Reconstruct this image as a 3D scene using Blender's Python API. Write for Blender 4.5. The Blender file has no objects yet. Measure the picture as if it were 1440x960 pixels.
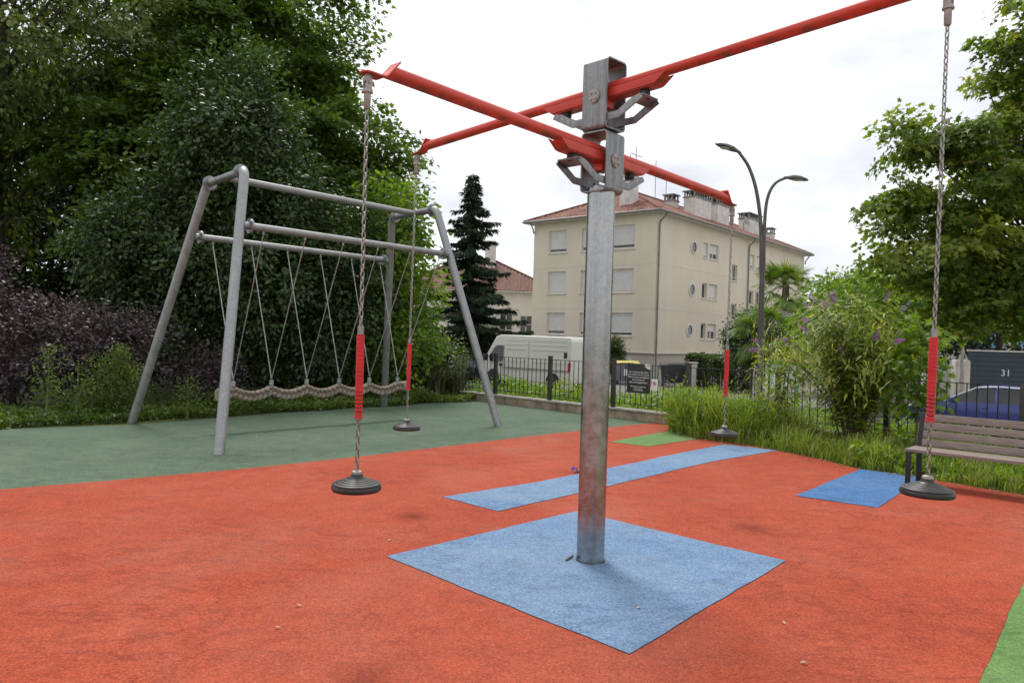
import bpy, bmesh, math, random
import numpy as np
from mathutils import Matrix, Vector
random.seed(7)
R = math.radians
SC = bpy.context.scene
COL = SC.collection

# ------------------------------------------------------------------ camera maths
F_PX, HCAM = 1050.0, 1.5
RHO, PITCH = math.atan(.030), math.atan(5 / F_PX)
_r0 = Vector((math.cos(RHO), 0, math.sin(RHO)))
_fw = Vector((0, math.cos(PITCH), -math.sin(PITCH)))
_up0 = Vector((0, math.sin(PITCH), math.cos(PITCH)))
CR = (Vector((1, 0, 0)) * math.cos(RHO) + _up0 * math.sin(RHO))
CU = (Vector((1, 0, 0)) * -math.sin(RHO) + _up0 * math.cos(RHO))


def ray(px, py):
    return _fw + CR * ((px - 720) / F_PX) - CU * ((py - 480) / F_PX)


def G(px, py, z=0.0):
    d = ray(px, py)
    t = (z - HCAM) / d.z
    return Vector((d.x * t, d.y * t, z))


def P(px, py, Y):
    d = ray(px, py)
    t = Y / d.y
    return Vector((d.x * t, Y, HCAM + d.z * t))


# fence line: points FP0 + FV*k ; outward normal FN
FP0 = Vector((3.23, 13.5, 0)); FV = Vector((.70, -.714, 0)).normalized(); FN = Vector((.714, .70, 0)).normalized()


def fl(k, e, z=0.0):
    p = FP0 + FV * k + FN * e
    return Vector((p.x, p.y, z))


def gz(x, y):
    e = (x - FP0.x) * FN.x + (y - FP0.y) * FN.y
    t = min(1, max(0, (e - .6) / 8.0))
    return -.9 * t * t * (3 - 2 * t)


# ------------------------------------------------------------------ materials
def S(r, g, b):
    f = lambda c: (c / 255 / 12.92) if c / 255 <= .04045 else ((c / 255 + .055) / 1.055) ** 2.4
    return (f(r), f(g), f(b), 1)


class NT:
    def __init__(s, name):
        s.m = bpy.data.materials.new(name); s.m.use_nodes = True
        s.t = s.m.node_tree; s.n = s.t.nodes; s.l = s.t.links
        s.n.clear()
        s.out = s.n.new('ShaderNodeOutputMaterial')
        s.b = s.n.new('ShaderNodeBsdfPrincipled')
        s.l.new(s.b.outputs[0], s.out.inputs[0])
        s.tc = s.n.new('ShaderNodeTexCoord')

    def new(s, typ, **kw):
        nd = s.n.new('ShaderNode' + typ)
        for k, v in kw.items():
            setattr(nd, k, v)
        return nd

    def link(s, a, b): s.l.new(a, b)

    def mapping(s, scale=(1, 1, 1), rot=(0, 0, 0), coord='Object'):
        m = s.new('Mapping'); m.inputs['Scale'].default_value = scale; m.inputs['Rotation'].default_value = rot
        s.link(s.tc.outputs[coord], m.inputs[0]); return m.outputs[0]

    def noise(s, scale, detail=4, rough=.55, vec=None, dist=0):
        n = s.new('TexNoise'); n.inputs['Scale'].default_value = scale; n.inputs['Detail'].default_value = detail
        n.inputs['Roughness'].default_value = rough; n.inputs['Distortion'].default_value = dist
        s.link(vec if vec else s.tc.outputs['Object'], n.inputs['Vector']); return n.outputs['Fac']

    def ramp(s, fac, stops, interp='LINEAR'):
        r = s.new('ValToRGB'); r.color_ramp.interpolation = interp
        e = r.color_ramp.elements
        while len(e) < len(stops): e.new(.5)
        for el, (p, c) in zip(e, stops):
            el.position = p; el.color = c if len(c) == 4 else (*c, 1)
        s.link(fac, r.inputs[0]); return r.outputs[0]

    def mix(s, fac, a, b, mode='MIX'):
        m = s.new('Mix', data_type='RGBA', blend_type=mode)
        if isinstance(fac, (int, float)): m.inputs[0].default_value = fac
        else: s.link(fac, m.inputs[0])
        for v, i in ((a, 6), (b, 7)):
            if isinstance(v, tuple): m.inputs[i].default_value = v if len(v) == 4 else (*v, 1)
            else: s.link(v, m.inputs[i])
        return m.outputs[2]

    def bump(s, h, strength=.3, dist=.01):
        b = s.new('Bump'); b.inputs['Strength'].default_value = strength; b.inputs['Distance'].default_value = dist
        s.link(h, b.inputs['Height']); s.link(b.outputs[0], s.b.inputs['Normal'])

    def set(s, **kw):
        for k, v in kw.items():
            k = {'color': 'Base Color', 'rough': 'Roughness', 'metal': 'Metallic', 'spec': 'Specular IOR Level', 'coat': 'Coat Weight',
                 'trans': 'Transmission Weight', 'ior': 'IOR'}.get(k, k)
            if hasattr(v, 'default_value') or isinstance(v, bpy.types.NodeSocket): s.link(v, s.b.inputs[k])
            else: s.b.inputs[k].default_value = v
        return s


g4 = lambda v: (v, v, v, 1)


def mul(c, k): return (c[0] * k, c[1] * k, c[2] * k, 1)


def simple(name, c, rough=.6, metal=0, var=.25, scale=6, bump=0, bscale=60, bdist=.004, spec=.5):
    t = NT(name)
    f = t.noise(scale, 5)
    col = t.ramp(f, [(.3, mul(c, 1 - var)), (.7, mul(c, 1 + var))])
    t.set(color=col, rough=rough, metal=metal, spec=spec)
    if bump: t.bump(t.noise(bscale, 3), bump, bdist)
    return t.m


def t_math(t, op, a, b=None, c=None):
    m = t.new('Math', operation=op)
    for i, v in enumerate((a, b, c)):
        if v is None: continue
        if isinstance(v, (int, float)): m.inputs[i].default_value = v
        else: t.link(v, m.inputs[i])
    return m.outputs[0]


def rubber(name, c, light, dark):
    t = NT(name)
    v = t.new('TexVoronoi'); v.inputs['Scale'].default_value = 125
    t.link(t.tc.outputs['Object'], v.inputs['Vector'])
    sp = t.new('SeparateColor'); t.link(v.outputs['Color'], sp.inputs[0])
    gran = t.ramp(sp.outputs[0], [(.0, mul(dark, .55)), (.22, mul(c, .8)), (.6, mul(c, 1.1)), (.85, light), (1, mul(light, 1.35))])
    big = t.noise(.9, 6, .62, dist=.4)
    bigc = t.ramp(big, [(.22, mul(dark, 1.2)), (.46, c), (.68, light)])
    mid = t.noise(5.5, 6, .7)
    midc = t.ramp(mid, [(.25, g4(.80)), (.5, g4(1.0)), (.75, g4(1.12))])
    col = t.mix(.55, bigc, gran)
    col = t.mix(1.0, col, midc, 'MULTIPLY')
    # thin scuff streaks
    st = t.noise(2.2, 8, .75, vec=t.mapping((1, 3.2, 1), (0, 0, .7)))
    stf = t.ramp(st, [(.57, g4(0)), (.70, g4(.5))])
    col = t.mix(stf, col, mul(dark, .75))
    ln = t.noise(1.5, 9, .68, vec=t.mapping((1, 1.7, 1), (0, 0, .5)), dist=.6)
    lf = t_math(t, 'ABSOLUTE', t_math(t, 'SUBTRACT', ln, .5))
    thin = t.ramp(lf, [(.0, g4(.55)), (.022, g4(0))])
    msk = t.ramp(t.noise(.7, 5, .6), [(.42, g4(0)), (.60, g4(1))])
    col = t.mix(t.mix(1.0, thin, msk, 'MULTIPLY'), col, mul(dark, .6))
    dust = t.ramp(t.noise(.45, 8, .66, vec=t.mapping((1, 1, 1), (0, 0, 1.1)), dist=.8), [(.50, g4(0)), (.74, g4(.12))])
    col = t.mix(dust, col, (.36, .30, .25, 1))
    spk = t.new('TexVoronoi'); spk.inputs['Scale'].default_value = 9; t.link(t.tc.outputs['Object'], spk.inputs['Vector'])
    col = t.mix(t.ramp(spk.outputs['Distance'], [(.0, g4(.8)), (.035, g4(.0))]), col, (.30, .26, .20, 1))
    t.set(color=col, rough=.92, spec=.25)
    h = t.mix(.5, v.outputs['Distance'], t.noise(90, 3))
    t.bump(h, .55, .006)
    return t.m


def galv(name, tint=1.0, rough=.42, streak=False, metal=.8):
    t = NT(name)
    v = t.new('TexVoronoi'); v.inputs['Scale'].default_value = 46
    t.link(t.tc.outputs['Object'], v.inputs['Vector'])
    sp = t.new('SeparateColor'); t.link(v.outputs['Color'], sp.inputs[0])
    n = t.noise(7, 6, .65)
    base = t.mix(.84, sp.outputs[0], n)
    col = t.ramp(base, [(.25, mul((.23, .235, .235), tint)), (.5, mul((.31, .315, .315), tint)), (.75, mul((.41, .41, .405), tint))])
    if streak:
        s = t.noise(5, 5, .7, vec=t.mapping((9, 9, .5)))
        sf = t.ramp(s, [(.45, g4(0)), (.62, g4(.55))])
        col = t.mix(sf, col, (.13, .135, .14, 1))
    d = t.noise(2.5, 7, .7)
    df = t.ramp(d, [(.56, g4(0)), (.75, g4(.4))])
    col = t.mix(df, col, (.22, .205, .18, 1))
    rr = t.ramp(n, [(.3, g4(rough - .08)), (.7, g4(rough + .14))])
    t.set(color=col, rough=rr, metal=metal)
    t.bump(t.noise(60, 3), .08, .002)
    return t.m


def leafmat(name, cols, trans=.35, rough=.42, spec=.5, tcol=None):
    t = NT(name)
    a = t.new('Attribute', attribute_name='rnd'); b = t.new('Attribute', attribute_name='clump')
    m = t.new('Math', operation='MULTIPLY_ADD'); m.inputs[1].default_value = .5
    t.link(a.outputs['Fac'], m.inputs[0])
    h = t.new('Math', operation='MULTIPLY'); h.inputs[1].default_value = .5
    t.link(b.outputs['Fac'], h.inputs[0]); t.link(h.outputs[0], m.inputs[2])
    st = [(i / (len(cols) - 1) * .84 + .08, c) for i, c in enumerate(cols)]
    col = t.ramp(m.outputs[0], st)
    t.set(color=col, rough=rough, spec=spec)
    tr = t.new('BsdfTranslucent')
    tc = t.mix(1.0, col, tcol or (1.5, 1.6, .6, 1), 'MULTIPLY')
    t.link(tc, tr.inputs[0])
    ms = t.new('MixShader'); ms.inputs[0].default_value = trans
    t.link(t.b.outputs[0], ms.inputs[1]); t.link(tr.outputs[0], ms.inputs[2]); t.link(ms.outputs[0], t.out.inputs[0])
    return t.m


M = {}
M['red_rubber'] = rubber('red rubber granules', (.330, .050, .0195, 1), (.395, .088, .046, 1), (.21, .028, .011, 1))
M['green_rubber'] = rubber('green rubber granules', (.082, .124, .080, 1), (.118, .165, .112, 1), (.042, .070, .044, 1))
M['blue_rubber'] = rubber('blue rubber granules', (.130, .215, .345, 1), (.21, .30, .40, 1), (.055, .125, .27, 1))
M['deep_blue_rubber'] = rubber('deep blue rubber granules', (.055, .145, .32, 1), (.105, .20, .37, 1), (.03, .09, .23, 1))
M['lime_rubber'] = rubber('light green rubber granules', (.115, .205, .060, 1), (.155, .25, .09, 1), (.07, .145, .04, 1))
M['galv'] = galv('galvanised steel tube')
M['galv_pole'] = galv('galvanised steel pole', 1.18, .25, False, 1.0)
M['galv_plate'] = galv('galvanised steel plate', .95, .48, True)
M['galv_grey'] = galv('dull grey steel tube', 1.05, .5)
M['stainless'] = simple('stainless chain steel', (.30, .285, .27, 1), .33, .9, .2, 40)
M['thin_chain'] = simple('weathered chain steel', (.46, .45, .43, 1), .38, .8, .2, 30)
M['swivel'] = simple('cast swivel alloy', (.33, .305, .28, 1), .5, .4, .2, 20, .2, 120, .002)
M['black'] = simple('black rubber', (.022, .020, .020, 1), .55, 0, .35, 12, .15, 90, .002)
M['disc_rubber'] = simple('scuffed black seat rubber', (.024, .021, .021, 1), .45, 0, .45, 14, .12, 120, .002)
M['sleeve'] = simple('red plastic sleeve', (.58, .022, .026, 1), .42, 0, .15, 20)
M['darkgap'] = simple('sleeve inner band', (.03, .012, .012, 1), .6, 0, .2, 20)


def redpaint():
    t = NT('red powder coat')
    f = t.noise(3, 6, .6)
    col = t.ramp(f, [(.3, (.54, .042, .025, 1)), (.7, (.64, .070, .042, 1))])
    g = t.noise(11, 8, .75)
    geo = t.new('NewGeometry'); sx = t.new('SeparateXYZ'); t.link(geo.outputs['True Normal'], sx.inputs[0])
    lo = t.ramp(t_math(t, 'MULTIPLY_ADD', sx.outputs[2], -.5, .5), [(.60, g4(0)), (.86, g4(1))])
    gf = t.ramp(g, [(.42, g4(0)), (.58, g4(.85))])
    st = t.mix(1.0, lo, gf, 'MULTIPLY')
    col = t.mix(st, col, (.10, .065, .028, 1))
    ch = t.ramp(t.noise(16, 4, .6), [(.705, g4(0)), (.715, g4(1))], 'CONSTANT')
    col = t.mix(ch, col, (.20, .16, .15, 1))
    t.set(color=col, rough=.42, spec=.45)
    t.bump(t.noise(120, 2), .05, .001)
    return t.m


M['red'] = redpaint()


def ropemat():
    t = NT('weathered braided rope')
    n = t.noise(14, 6, .7)
    col = t.ramp(n, [(.3, (.20, .16, .125, 1)), (.6, (.38, .325, .265, 1)), (.8, (.48, .43, .37, 1))])
    w = t.new('TexWave'); w.inputs['Scale'].default_value = 60; w.inputs['Distortion'].default_value = 2
    t.link(t.tc.outputs['Object'], w.inputs['Vector'])
    col = t.mix(.25, col, t.mix(1.0, col, w.outputs['Color'], 'MULTIPLY'))
    t.set(color=col, rough=.9, spec=.2); t.bump(t.mix(.5, w.outputs['Fac'], t.noise(150, 2)), .5, .004)
    return t.m


M['rope'] = ropemat()


def wood():
    t = NT('weathered grey wood')
    n = t.noise(6, 7, .65, vec=t.mapping((1.2, 22, 22)))
    col = t.ramp(n, [(.25, (.12, .09, .08, 1)), (.5, (.235, .19, .165, 1)), (.8, (.36, .30, .27, 1))])
    n2 = t.noise(3, 4); col = t.mix(t.ramp(n2, [(.5, g4(0)), (.75, g4(.35))]), col, (.15, .135, .11, 1))
    t.set(color=col, rough=.85, spec=.25); t.bump(n, .35, .004)
    return t.m


M['wood'] = wood()
M['dark_metal'] = simple('dark painted steel', (.022, .021, .022, 1), .5, .2, .3, 10)
M['fence_post'] = simple('brown painted fence steel', (.050, .042, .037, 1), .5, .2, .3, 8)
M['lamp_paint'] = simple('brown grey lamp paint', (.125, .108, .10, 1), .45, .2, .2, 5)
M['lamp_head'] = simple('grey lamp housing', (.11, .105, .10, 1), .4, .3, .2, 5)
M['lamp_glass'] = simple('lamp lens', (.55, .55, .52, 1), .25, 0, .1, 8)


def wallmat(name, c, stain=(.30, .26, .19, 1)):
    t = NT(name)
    f = t.noise(.35, 6, .6)
    col = t.ramp(f, [(.3, mul(c, .92)), (.7, mul(c, 1.05))])
    s = t.noise(.9, 7, .7, vec=t.mapping((1.6, 1.6, .22)))
    col = t.mix(t.ramp(s, [(.50, g4(0)), (.72, g4(.30))]), col, stain)
    col = t.mix(1, col, t.ramp(t.noise(30, 3), [(.3, g4(.94)), (.7, g4(1.05))]), 'MULTIPLY')
    t.set(color=col, rough=.9, spec=.2); t.bump(t.noise(45, 3), .25, .01)
    return t.m


M['render_beige'] = wallmat('beige render', (.72, .645, .515, 1), (.52, .47, .38, 1))
M['render_white'] = wallmat('cream white render', (.74, .70, .62, 1), (.5, .46, .4, 1))
M['plinth'] = wallmat('pale plinth render', (.50, .46, .40, 1))
M['trim'] = simple('off white trim', (.66, .63, .57, 1), .7, 0, .12, 3)
M['concrete'] = simple('weathered concrete', (.33, .30, .26, 1), .9, 0, .3, 5, .3, 40, .006)
M['concrete_pale'] = simple('pale concrete', (.50, .47, .42, 1), .9, 0, .2, 4, .3, 40, .006)
M['kerbstone'] = simple('stained kerb concrete', (.30, .235, .17, 1), .95, 0, .45, 4, .4, 30, .008)
M['shutter'] = simple('white roller shutter', (.66, .65, .62, 1), .6, 0, .06, 3)
M['chimney'] = simple('dirty white chimney render', (.62, .59, .55, 1), .9, 0, .2, 2)
M['gutter'] = simple('grey zinc gutter', (.22, .215, .20, 1), .5, .4, .2, 3)
M['glass'] = simple('dark window glass', (.03, .035, .04, 1), .08, 0, .2, 2, spec=.8)
M['glass_car'] = simple('car window glass', (.022, .025, .028, 1), .12, 0, .2, 2, spec=.5)
M['blue_glass'] = simple('blue tinted glazing', (.10, .30, .42, 1), .12, 0, .2, 2, spec=.8)


def tilemat():
    t = NT('clay roof tiles')
    v = t.new('TexVoronoi'); v.inputs['Scale'].default_value = 3.2
    t.link(t.tc.outputs['Object'], v.inputs['Vector'])
    sp = t.new('SeparateColor'); t.link(v.outputs['Color'], sp.inputs[0])
    f = t.mix(.5, sp.outputs[0], t.noise(.8, 6, .65))
    col = t.ramp(f, [(.2, (.10, .048, .036, 1)), (.5, (.205, .088, .064, 1)), (.8, (.29, .15, .115, 1))])
    col = t.mix(t.ramp(t.noise(1.6, 7, .7), [(.55, g4(0)), (.75, g4(.5))]), col, (.12, .085, .065, 1))
    t.set(color=col, rough=.85, spec=.25)
    w = t.new('TexWave', bands_direction='Z'); w.inputs['Scale'].default_value = 1.6
    t.link(t.tc.outputs['Object'], w.inputs['Vector']); t.bump(w.outputs['Fac'], .5, .03)
    return t.m


M['tiles'] = tilemat()
M['old_tiles'] = simple('old brown tiles', (.15, .075, .058, 1), .9, 0, .35, 3, .3, 12, .03)
M['seam'] = simple('dirty joint and contact shade', (.05, .032, .026, 1), .95, 0, .4, 30)
M['asphalt'] = simple('grey asphalt', (.17, .16, .155, 1), .95, 0, .2, 1.2, .4, 150, .004)
M['pavement'] = simple('pale pavement', (.38, .35, .31, 1), .95, 0, .15, 2, .3, 80, .004)


def soil():
    t = NT('soil and short grass')
    n = t.noise(1.1, 8, .7)
    col = t.ramp(n, [(.3, (.050, .050, .020, 1)), (.5, (.065, .085, .025, 1)), (.72, (.10, .13, .04, 1))])
    t.set(color=col, rough=.95, spec=.1); t.bump(t.noise(35, 5), .7, .03)
    return t.m


M['soil'] = soil()
M['bark'] = simple('grey brown bark', (.085, .068, .052, 1), .95, 0, .4, 9, .8, 22, .03)
M['stem'] = simple('woody stem', (.11, .085, .055, 1), .9, 0, .3, 9)
M['green_stem'] = simple('green stem', (.10, .14, .04, 1), .7, 0, .3, 9)
M['van_white'] = simple('cream white van paint', (.74, .74, .66, 1), .32, 0, .04, 1.5, spec=.5)
M['van_seam'] = simple('van panel seam', (.30, .30, .26, 1), .5, 0, .1, 3)
M['car_black'] = simple('black car paint', (.05, .05, .055, 1), .12, .5, .2, 3, spec=.8)
M['car_blue'] = simple('blue car paint', (.045, .060, .24, 1), .22, .2, .08, 3, spec=.7)
M['silver'] = simple('silver trim', (.6, .6, .6, 1), .25, .7, .1, 3)
M['black_plastic'] = simple('black plastic', (.02, .02, .02, 1), .5, 0, .3, 5)
M['red_lens'] = simple('red lamp lens', (.45, .015, .02, 1), .2, 0, .1, 5)
M['clear_lens'] = simple('clear lamp lens', (.6, .6, .6, 1), .12, 0, .1, 5)
M['sign_dark'] = simple('charcoal sign face', (.032, .033, .034, 1), .5, 0, .12, 6)
M['white'] = simple('white print', (.78, .78, .76, 1), .6, 0, .04, 6)
M['sign_red'] = simple('red print', (.5, .06, .07, 1), .6, 0, .04, 6)
M['bin_grey'] = simple('grey bin plastic', (.15, .16, .18, 1), .5, 0, .12, 4)
M['bin_dark'] = simple('charcoal bin plastic', (.035, .037, .040, 1), .5, 0, .2, 4)
M['bin_yellow'] = simple('yellow bin lid', (.62, .50, .10, 1), .5, 0, .1, 4)
M['bin_green'] = simple('green bin plastic', (.012, .045, .030, 1), .45, 0, .15, 4)
M['gate_blue'] = simple('slate blue gate boards', (.032, .048, .062, 1), .45, .1, .15, 2)
M['board_green'] = simple('green board frame', (.06, .28, .07, 1), .5, 0, .1, 4)
M['board_face'] = simple('notice board sheet', (.55, .57, .58, 1), .5, 0, .2, 9)
M['wrapper'] = simple('white wrapper film', (.6, .6, .62, 1), .3, 0, .1, 30)
M['purple_print'] = simple('purple wrapper print', (.09, .03, .28, 1), .35, 0, .1, 30)
M['dry_leaf'] = simple('dry leaf', (.52, .44, .30, 1), .85, 0, .35, 50)

L = {}
L['maple'] = leafmat('maple leaves', [(.033, .060, .012, 1), (.065, .112, .021, 1), (.122, .185, .033, 1), (.19, .26, .052, 1)], .45, .45, .35)
L['lime'] = leafmat('lime tree leaves', [(.035, .060, .015, 1), (.066, .106, .025, 1), (.125, .172, .043, 1), (.23, .265, .08, 1)], .45, .45, .35)
L['backwood'] = leafmat('dense dark leaves', [(.014, .030, .009, 1), (.024, .048, .012, 1), (.04, .075, .018, 1)], .28)
L['laurel'] = leafmat('glossy laurel leaves', [(.017, .036, .010, 1), (.032, .062, .017, 1), (.058, .098, .030, 1), (.095, .145, .045, 1)], .28, .36, .45)
L['hornbeam'] = leafmat('fresh green leaves', [(.055, .10, .014, 1), (.10, .175, .022, 1), (.17, .265, .036, 1), (.25, .34, .055, 1)], .46, .5, .35)
L['purple'] = leafmat('dark purple leaves', [(.030, .020, .025, 1), (.052, .036, .043, 1), (.085, .062, .068, 1), (.11, .075, .055, 1)], .22, .45, .5, (1.4, .8, .8, 1))
L['yellowgreen'] = leafmat('yellow green leaves', [(.05, .085, .014, 1), (.095, .15, .022, 1), (.16, .22, .04, 1)], .42)
L['spruce'] = leafmat('spruce needles', [(.018, .036, .018, 1), (.030, .056, .026, 1), (.05, .08, .036, 1)], .18, .6, .3)
L['sycamore'] = leafmat('sycamore leaves', [(.062, .105, .020, 1), (.11, .17, .030, 1), (.185, .245, .046, 1), (.31, .30, .07, 1)], .48, .5, .35)
L['buddleia'] = leafmat('butterfly bush leaves', [(.085, .13, .024, 1), (.145, .21, .034, 1), (.25, .31, .05, 1), (.50, .45, .06, 1)], .4)
L['flower'] = leafmat('purple florets', [(.32, .12, .36, 1), (.45, .20, .48, 1), (.55, .32, .58, 1)], .3, .7, .2, (1.1, 1, 1.1, 1))
L['pale_flower'] = leafmat('pale lilac florets', [(.36, .27, .40, 1), (.48, .38, .52, 1)], .3, .7, .2, (1.1, 1, 1.1, 1))
L['grass'] = leafmat('long grass blades', [(.10, .15, .022, 1), (.17, .24, .034, 1), (.26, .33, .06, 1), (.42, .39, .14, 1)], .38, .55, .3)
L['straw'] = leafmat('straw', [(.16, .11, .05, 1), (.30, .23, .11, 1), (.42, .35, .20, 1)], .2, .7, .2, (1, 1, 1, 1))
L['cover'] = leafmat('ground cover leaves', [(.045, .078, .014, 1), (.085, .135, .022, 1), (.15, .21, .036, 1)], .38)
L['weed'] = leafmat('bright weed leaves', [(.10, .17, .018, 1), (.18, .28, .028, 1), (.29, .38, .05, 1)], .42)
L['strap'] = leafmat('bronze strap leaves', [(.05, .045, .022, 1), (.085, .07, .035, 1), (.07, .10, .035, 1)], .25)
L['palm'] = leafmat('palm fronds', [(.065, .12, .018, 1), (.11, .185, .028, 1), (.23, .27, .045, 1)], .32)
L['hedge'] = leafmat('clipped hedge leaves', [(.026, .052, .012, 1), (.045, .085, .018, 1), (.08, .12, .026, 1)], .28)


# ------------------------------------------------------------------ objects and tags
def tag(o, label=None, cat=None, group=None, kind=None):
    if label: o['label'] = label
    if cat: o['category'] = cat
    if group: o['group'] = group
    if kind: o['kind'] = kind
    return o


def empty(name, loc, label=None, cat=None, group=None, rz=0):
    o = bpy.data.objects.new(name, None); COL.objects.link(o)
    o.location = loc; o.rotation_euler = (0, 0, rz); o.empty_display_size = .1
    return tag(o, label, cat, group)


def link(name, me, parent=None, mats=()):
    for m in mats: me.materials.append(m)
    o = bpy.data.objects.new(name, me); COL.objects.link(o)
    if parent: o.parent = parent
    return o


def copy_tree(o, parent=None):
    c = o.copy(); COL.objects.link(c)
    if parent: c.parent = parent
    for ch in list(o.children): copy_tree(ch, c)
    return c


class MB:
    """collects shapes into ONE mesh"""
    def __init__(s, mat=None):
        s.v = []; s.f = []; s.M = mat or Matrix.Identity(4)

    def add(s, vs, fs):
        b = len(s.v)
        s.v += [tuple(s.M @ Vector(v)) for v in vs]
        s.f += [tuple(i + b for i in f) for f in fs]
        return s

    def box(s, c, size, rot=None):
        hx, hy, hz = size[0] / 2, size[1] / 2, size[2] / 2
        vs = [Vector((x, y, z)) for x in (-hx, hx) for y in (-hy, hy) for z in (-hz, hz)]
        if rot is not None: vs = [rot @ v for v in vs]
        vs = [v + Vector(c) for v in vs]
        return s.add(vs, [(0, 1, 3, 2), (4, 6, 7, 5), (0, 4, 5, 1), (2, 3, 7, 6), (0, 2, 6, 4), (1, 5, 7, 3)])

    def box2(s, a, b):
        return s.box(((a[0] + b[0]) / 2, (a[1] + b[1]) / 2, (a[2] + b[2]) / 2), (abs(b[0] - a[0]), abs(b[1] - a[1]), abs(b[2] - a[2])))

    def bar(s, a, b, w, h, up=(0, 0, 1)):
        a = Vector(a); b = Vector(b); d = (b - a); L_ = d.length; d.normalize()
        x = d; z = Vector(up); y = z.cross(x)
        if y.length < 1e-4: y = Vector((1, 0, 0)).cross(x)
        y.normalize(); z = x.cross(y)
        rot = Matrix((x, y, z)).transposed()
        return s.box((a + b) / 2, (L_, w, h), rot)

    def tube(s, pts, rad, n=12, caps=True):
        pts = [Vector(p) for p in pts]
        if not isinstance(rad, (list, tuple)): rad = [rad] * len(pts)
        rings = []; vs = []; fs = []
        t0 = (pts[1] - pts[0]).normalized()
        ref = Vector((0, 0, 1)) if abs(t0.z) < .9 else Vector((1, 0, 0))
        nrm = (ref - t0 * ref.dot(t0)).normalized()
        for i, p in enumerate(pts):
            if i == 0: t = t0
            elif i == len(pts) - 1: t = (pts[i] - pts[i - 1]).normalized()
            else: t = ((pts[i + 1] - p).normalized() + (p - pts[i - 1]).normalized()).normalized()
            nrm = (nrm - t * nrm.dot(t))
            nrm.normalize(); bi = t.cross(nrm)
            for k in range(n):
                a = 2 * math.pi * k / n
                vs.append(p + (nrm * math.cos(a) + bi * math.sin(a)) * rad[i])
        m = len(pts)
        for i in range(m - 1):
            for k in range(n):
                k2 = (k + 1) % n
                fs.append((i * n + k, i * n + k2, (i + 1) * n + k2, (i + 1) * n + k))
        if caps:
            fs.append(tuple(range(n - 1, -1, -1))); fs.append(tuple((m - 1) * n + k for k in range(n)))
        return s.add(vs, fs)

    def lathe(s, prof, n=24, mat=None):
        """profile (r,z) list around z"""
        vs = []; fs = []
        for r, z in prof:
            for k in range(n):
                a = 2 * math.pi * k / n; vs.append(Vector((r * math.cos(a), r * math.sin(a), z)))
        for i in range(len(prof) - 1):
            for k in range(n):
                k2 = (k + 1) % n; fs.append((i * n + k, i * n + k2, (i + 1) * n + k2, (i + 1) * n + k))
        fs.append(tuple(range(n - 1, -1, -1))); fs.append(tuple((len(prof) - 1) * n + k for k in range(n)))
        if mat is not None: vs = [mat @ v for v in vs]
        return s.add(vs, fs)

    def prism(s, poly, o, ex, ey, th):
        """polygon in plane o + a*ex + b*ey, extruded by th along ex x ey (centred)"""
        o = Vector(o); ex = Vector(ex).normalized(); ey = Vector(ey).normalized(); n = ex.cross(ey).normalized()
        N = len(poly)
        vs = [o + ex * a + ey * b - n * th / 2 for a, b in poly] + [o + ex * a + ey * b + n * th / 2 for a, b in poly]
        fs = [tuple(range(N - 1, -1, -1)), tuple(range(N, 2 * N))] + [(i, (i + 1) % N, N + (i + 1) % N, N + i) for i in range(N)]
        return s.add(vs, fs)

    def sheet(s, pts):
        return s.add(pts, [tuple(range(len(pts)))])

    def sphere(s, c, r, n=12, sc=(1, 1, 1)):
        prof = [(math.sin(math.pi * i / 8) * r + 1e-5, -math.cos(math.pi * i / 8) * r) for i in range(9)]
        m = Matrix.Translation(Vector(c)) @ Matrix.Diagonal((*sc, 1))
        return s.lathe(prof, n, m)

    def build(s, name, mat, parent=None, smooth=40, bevel=0, seg=2, origin=None):
        me = bpy.data.meshes.new(name)
        vs = s.v
        if origin is not None:
            o_ = Vector(origin); vs = [tuple(Vector(v) - o_) for v in vs]
        used = sorted({i for f in s.f for i in f}); ix = {u: j for j, u in enumerate(used)}
        me.from_pydata([vs[u] for u in used], [], [tuple(ix[i] for i in f) for f in s.f]); me.update()
        if bevel:
            bm = bmesh.new(); bm.from_mesh(me)
            bmesh.ops.recalc_face_normals(bm, faces=bm.faces)
            eds = [e for e in bm.edges if len(e.link_faces) == 2 and e.calc_face_angle(0) > R(25)]
            bmesh.ops.bevel(bm, geom=eds, offset=bevel, segments=seg, affect='EDGES', profile=.6)
            bm.to_mesh(me); bm.free()
        else:
            bm = bmesh.new(); bm.from_mesh(me); bmesh.ops.recalc_face_normals(bm, faces=bm.faces); bm.to_mesh(me); bm.free()
        if smooth:
            me.shade_smooth(); me.set_sharp_from_angle(angle=R(smooth))
        ob = link(name, me, parent, [mat])
        if origin is not None and parent is None: ob.location = origin
        return ob


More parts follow.
